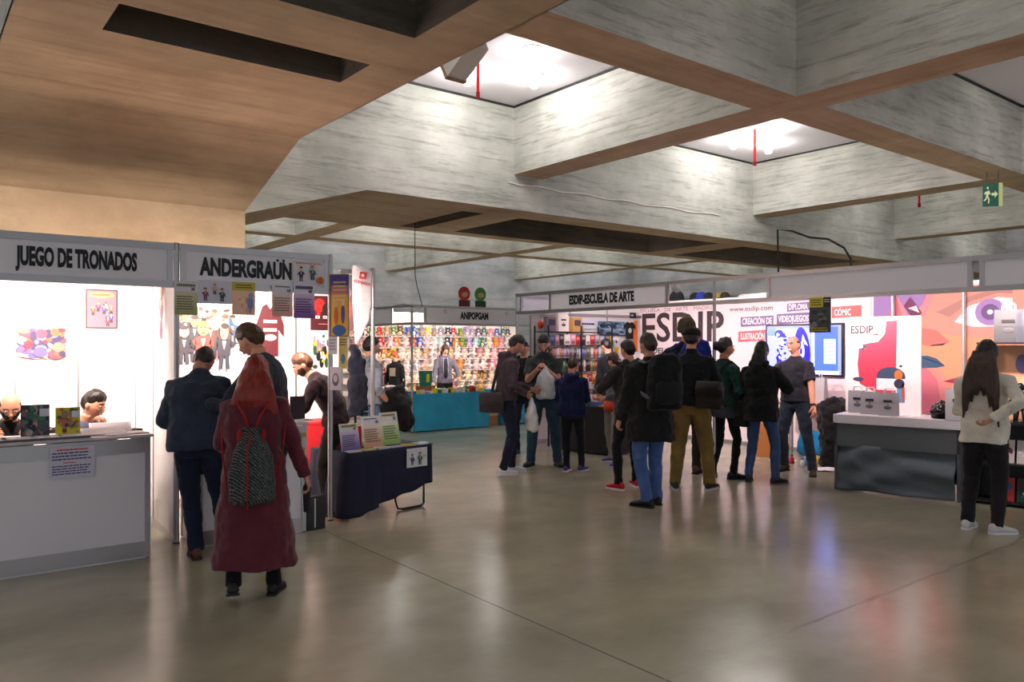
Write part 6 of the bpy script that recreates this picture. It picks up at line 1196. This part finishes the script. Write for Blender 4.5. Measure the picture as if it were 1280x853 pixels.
# around the plush stand
P = person('man in a light grey hooded sweater passing the thin post', 462, 0, 1.78, 60, (.52, .54, .58), (.26, .36, .46), (.80, .58, .48), (.10, .08, .07), 'short', hood=1, head=(0, 4, 0), rh=(.28, .10, .92), loose=1.12, hem=.93, loc=9.9, sleeve='rolled', hairvol=1.6)
m = MB(); m.ball((0, 0, 0), (.13, .20, .28), 14, 10); m.ball((.05, .08, -.12), (.10, .14, .20), 12, 8); o = remesh(m, .014, [fab((.06, .06, .07))], 'carried_coat', None, 2, amp=.04, fq=7); o.location = P.W(P.hr + Vector((.02, .06, .0))); o.rotation_euler = (0, 0, P.rz); tag(o, 'black coat carried over the arm of the man in the grey hooded sweater', 'coat')
P = person('ginger haired person in a black sweatshirt with a pale print behind the side table', 494, 0, 1.55, -150, (.10, .10, .11), BK, (.93, .72, .62), (.72, .34, .12), 'fringe', loc=17.1, hood=1, head=(20, 4, 0), vox=.013)
m = MB(); f = P.f2; c_ = P.ch + f[1]*(.136*P.s); m.obox(c_ - f[2]*.05, (.07, .004, .09), (0, 0, 0), (.72, .66, .56)); m.build('chest_print', PRINT, P.t)
P = person('vendor with chin length brown hair in a grey open hoodie behind the blue table', 556, 0, 1.70, 170, (.42, .40, .46), BK, (.92, .70, .60), (.24, .15, .12), 'long', hairlen=.13, loc=16.9, head=(-6, 10, 0), lh=(-.25, .30, .98), rh=(.30, .25, .86), vox=.013, hood=1)
m = MB(); f = P.f2; m.loft([ringe(P.ch + f[2]*z*P.s + f[1]*.085*P.s, f[0], f[1], .05*P.s, .055*P.s, 12) for z in (-.28, -.1, .05, .13)]); m.build('undershirt', fab((.20, .20, .24)), P.t, True)
for q in (-1, 1): strap2(P.t, 'drawstring', [P.sh + f[1]*.10 + f[0]*q*.04, P.ch + f[1]*.152*P.s + f[0]*q*.05, P.wa + f[1]*.15*P.s + f[0]*q*.05], .008, .004, (.85, .85, .88))
# middle group
P = person('man in a purple-grey hoodie reaching forward with a messenger bag at his hip', 632, 592, 1.84, 76, (.30, .25, .29), (.12, .14, .23), (.80, .56, .46), (.10, .08, .08), 'short', hood=1, lean=10, head=(0, 24, 0), rh=(.14, .22, .98), lh=(-.10, .36, 1.02), hem=.90, loose=1.08, shoe=(.90, .90, .92), sole=(.92, .92, .94), lf=(-.10, .10, 0, 0), rf=(.12, -.06, 0, 0), hairvol=1.1)
sidebag(P, 'dark grey messenger bag on the back hip of the man in the purple-grey hoodie', (.24, .22, .23), .10, -.20, .88, .15, .12, .06, -1, yaw=70)
plasticbag(P, P.hr + Vector((0, .02, -.02)), 'white plastic bag held low by the man in the purple-grey hoodie', .42, .15)
m = MB(); c_ = P.arms[1][0] + Vector((.066, 0, -.07)); m.ball(c_, (.012, .035, .035), 10, 6, (.70, .66, .60)); m.build('sleeve_patch', PRINT, P.t)
P = person('man in a dark T-shirt with a green leaf print looking at his phone, facing us', 680, 582, 1.85, 182, (.22, .24, .25), (.20, .32, .40), (.86, .62, .52), (.08, .06, .06), 'short', lean=3, head=(0, 28, 0), lh=(-.04, .30, 1.26), rh=(.07, .30, 1.26), lel=(-.8, -.3, -1.6), rel=(.8, -.3, -1.6), sleeve='short', hem=.86, loose=1.08, fat=1.12, shoe=(.10, .10, .12), legw=1.18, lf=(-.18, .02, -22, 0), rf=(.17, .02, 22, 0), beard=(.18, .12, .10, .003), curl=50)
phone(P, Vector((.02, .345, 1.32)), 'dark phone held in both hands by the man in the leaf print T-shirt')
plasticbag(P, P.hl + Vector((-.06, .06, -.01)), 'white plastic bag hanging from the wrist of the man in the leaf print T-shirt', .43, .14)
m = MB(); f = P.f2
for k in range(34): a_ = random.uniform(-.10, .10); m.obox(P.ch + f[2]*(.07+random.uniform(-.06, .05))*P.s + f[0]*a_ + f[1]*(.146-abs(a_)*.25)*P.s, (.012, .005, .006), (0, random.uniform(-1.2, 1.2), 0), random.choice([(.34, .38, .28), (.30, .32, .27), (.40, .42, .33)]))
m.build('leaf_print', PRINT, P.t)
person('person in black half hidden behind the corner post', 655, 0, 1.74, 190, (.08, .08, .09), (.10, .11, .16), (.80, .58, .48), (.08, .06, .06), 'short', loc=12.0, hood=1, loose=1.1, vox=.014)
person('boy in a navy blue hooded jacket seen from behind', 715, 590, 1.52, 8, (.07, .11, .27), (.08, .08, .12), (.86, .62, .50), (.26, .17, .10), 'short', hood=1, loose=1.22, hem=.84, lh=(-.12, .26, 1.02), rh=(.14, .28, 1.05), lel=(-.4, -.8, -.6), rel=(.4, -.8, -.6), head=(10, 16, 0), shoe=(.28, .20, .52), sole=(.8, .78, .85), lf=(-.09, .02, 8, 0), rf=(.13, .10, 24, 0), hairvol=1.5, face=False)
P = person('child with a brown bob in a grey top with an orange hem, facing left', 768, 578, 1.56, -128, (.42, .42, .46), (.60, .57, .55), (.90, .66, .55), (.28, .17, .11), 'fringe', hairvol=1.7, hairlen=.12, head=(-15, 6, 0), rh=(.18, .32, 1.12), lh=(-.18, .34, 1.05), hem=.95, shoe=(.30, .22, .62), sole=(.85, .85, .9), lf=(-.22, .12, -20, 0), rf=(.20, -.12, 20, 0), legw=1.2, loc=11.0)
m = MB(); m.loft([ringe(Vector((0, 0, z))*P.s, Vector((1, 0, 0)), Vector((0, 1, 0)), a, b, 16) for z, a, b in ((.82, .172, .13), (.90, .168, .125), (.98, .160, .12))]); m.build('orange_undershirt', fab((.85, .30, .16)), P.t, True)
person('dark haired person in black at the comic stall between two heads', 764, 0, 1.80, -40, (.09, .10, .14), BK, (.84, .60, .50), (.07, .05, .05), 'short', loc=13.2, lean=10, head=(0, 14, 0), vox=.014, face=False)
P = person('person in a dark grey hoodie with a green backpack and red canvas shoes', 787, 611, 1.74, -28, (.19, .18, .19), (.07, .07, .09), (.84, .60, .50), (.10, .08, .07), 'short', hood=1, loose=1.12, head=(-10, 8, 0), lh=(-.25, .30, 1.15), shoe=(.75, .08, .12), sole=(.92, .90, .92), lf=(-.16, -.04, -20, 0), rf=(.14, .10, 10, 0), legw=.92, face=False)
backpack(P, 'dark green backpack on the person with red canvas shoes', (.17, .22, .17), .14, .22, .075)
P = person('man in a black parka with a big black backpack and blue jeans', 812, 634, 1.80, -26, (.10, .10, .105), (.28, .40, .62), (.78, .56, .48), (.20, .15, .12), 'short', loose=1.26, hem=.66, flare=.03, jacket='parka', head=(-14, 4, 0), lh=(-.27, .12, .86), rh=(.20, .22, .92), lf=(-.04, -.02, -36, 0), rf=(.13, .10, 4, 0), legw=1.12, shoe=(.07, .07, .08), collar=1, fat=1.05, face=False)
backpack(P, 'big black backpack with grey straps on the man in the black parka', (.055, .055, .075), .17, .27, .11, zc=-.02, c2=(.08, .08, .10), side=.05, strapc=(.42, .42, .45))
P = person('man with a dark flat cap, black jacket and mustard trousers seen from behind', 864, 612, 1.88, 6, (.07, .075, .10), (.46, .37, .19), (.78, .55, .45), (.10, .08, .07), 'short', loose=1.14, hem=.92, head=(0, 8, 0), lh=(-.22, .22, 1.05), rh=(.24, .24, 1.0), legw=1.22, fat=1.10, shoe=(.08, .08, .10), sole=(.75, .74, .76), lf=(-.16, -.06, -14, 0), rf=(.19, .04, 20, 0), collar=1, face=False)
m = MB(); m.loft([[P.HP(Vector((1.12*.088*math.cos(2*PI*j/20)*a, -.004+1.10*.106*math.sin(2*PI*j/20)*a, z))) for j in range(20)] for z, a in ((.035, .98), (.055, 1.06), (.085, 1.04), (.118, .78), (.130, .3))]); m.build('flat_cap', fab((.14, .12, .12)), P.t, True)
sidebag(P, 'black leather shoulder bag at the right side of the man in mustard trousers', (.07, .07, .08), .20, -.16, 1.02, .155, .14, .05, -1, mat=M('black_leather', (.05, .05, .055), .35, bump=.3, bscale=12), yaw=-15)
P = person('very tall man in an olive knit hat with a blue backpack, mostly hidden', 858, 601, 2.02, 8, (.10, .12, .20), (.16, .14, .13), (.78, .56, .46), (.12, .10, .08), 'short', loose=1.1, shoe=(.32, .20, .14), loc=10.2, head=(0, 6, 0), face=False)
m = MB(); m.loft([[P.HP(Vector((1.16*.088*math.cos(2*PI*j/20)*a, -.008+1.12*.108*math.sin(2*PI*j/20)*a, z))) for j in range(20)] for z, a in ((-.03, 1.0), (.02, 1.05), (.08, 1.0), (.125, .75), (.15, .35))]); remesh(m, .009, [fab((.30, .28, .18))], 'knit_hat', P.t, 1, amp=.008, fq=20)
backpack(P, 'royal blue backpack with a grey pocket behind the man in the flat cap', (.10, .14, .48), .17, .24, .085, zc=-.02, side=.14, c2=(.36, .37, .36))
P = person('dark curly haired woman in a bottle green top and black leggings, face in profile', 905, 598, 1.76, 48, (.06, .22, .19), (.06, .06, .07), (.78, .52, .42), (.08, .06, .07), 'bun', head=(18, 2, 0), hem=.92, skirt=(.76, 'yes', (.20, .21, .24)), legw=.85, shoe=(.08, .07, .08), lf=(-.12, -.08, -40, 0), rf=(.12, .04, 20, 0), rh=(.16, .20, 1.1), lh=(-.25, .05, .85), loose=1.1)
sidebag(P, 'black handbag hanging from the arm of the woman in bottle green', (.06, .06, .07), .22, .06, .82, .15, .16, .06, 1)
P = person('woman in a long black hoodie and blue jeans with straight black hair', 951, 604, 1.72, 22, (.085, .085, .09), (.22, .32, .48), (.80, .58, .48), (.045, .04, .05), 'long', hairlen=.25, hood=1, loose=1.24, hem=.76, jacket='hoodie', head=(0, 4, 0), rh=(.20, .32, 1.16), lh=(-.24, .16, .95), shoe=(.08, .08, .10), sole=(.3, .3, .32), lf=(-.15, -.02, -16, 0), rf=(.17, .04, 26, 0), face=False)
P = person('laughing bald man in a dark T-shirt facing the group before the television', 994, 590, 1.80, 206, (.17, .16, .20), (.15, .18, .24), (.90, .62, .50), (.30, .20, .16), 'bald', sleeve='short', head=(10, 0, 4), rh=(.10, .42, 1.22), lh=(-.30, .14, .84), shoe=(.20, .13, .11), hem=.90, loose=1.06, legw=1.1, lf=(-.26, .06, -24, 0), rf=(.15, -.02, 10, 0), loc=10.25, pron=((1, 0, 0), (0, 0, 1)), curl=20)
m = MB(); m.ball(P.HP((0, .0985, -.056)), (.028, .008, .011), 10, 6, (.95, .92, .90)); m.build('teeth', GLOSS, P.t, True)
m = MB(); m.tube([P.arms[-1][2] + (P.arms[-1][1]-P.arms[-1][2]).normalized()*q for q in (.01, .035)], .034*P.s, 12, (.08, .08, .09)); m.build('wristwatch', PLAST, P.t)
# woman in the white sweater
P = person('woman in a loose white sweater with long brown hair holding her hands behind her', 1231, 664, 1.72, 12, (.90, .87, .82), (.13, .12, .14), (.82, .58, .48), (.13, .085, .07), 'long', hairlen=.24, hairvol=1.12, hairback=.05, loose=1.13, fat=.98, hem=.80, jacket='sweater', head=(8, 10, 0), lh=(-.10, .24, 1.05), lel=(-.4, -.6, -.8), rh=(.10, -.20, 1.03), rel=(1, -.5, -.1), shoe=(.86, .84, .86), sole=(.9, .9, .92), lf=(-.14, -.0, 4, 0), rf=(.11, -.06, 42, 0), legw=1.08, cuff=True, face=False)
m = MB(); f = P.f2; m.tube([P.sh + f[2]*(k*.02) for k in (0, 2, 4)], [.085, .078, .07], 16); m.build('scarf', fab((.42, .40, .36)), P.t, True)

hb = M('hair_brown_lock', (.23, .15, .11), .45, var=.5, vscale=50, stretch=(1, 1, .08), bump=.5, bscale=90)
m = MB()
for q, L_ in ((-1, .40), (-.8, .34), (-.5, .26), (-.2, .20), (.15, .20), (.5, .30), (.8, .38), (1, .47)):
    a = P.HP((q*.062, -.075, .01)); b_ = P.sh + f[0]*(q*.105*P.s) - f[1]*(.128*P.s); c_ = b_ - Vector((0, 0, 1))*(L_*.55*P.s) - f[1]*.03 + f[0]*q*.02; d_ = b_ - Vector((0, 0, 1))*(L_*P.s) - f[1]*.02 + f[0]*q*.035
    m.tube([a, a.lerp(b_, .6) - f[1]*.02, b_, c_, d_], [(.022, .03), (.034, .04), (.032, .040), (.022, .028), (.008, .01)], 10)
remesh(m, .009, [hb], 'hair_length', P.t, 1, amp=.008, fq=28, ystretch=.15)
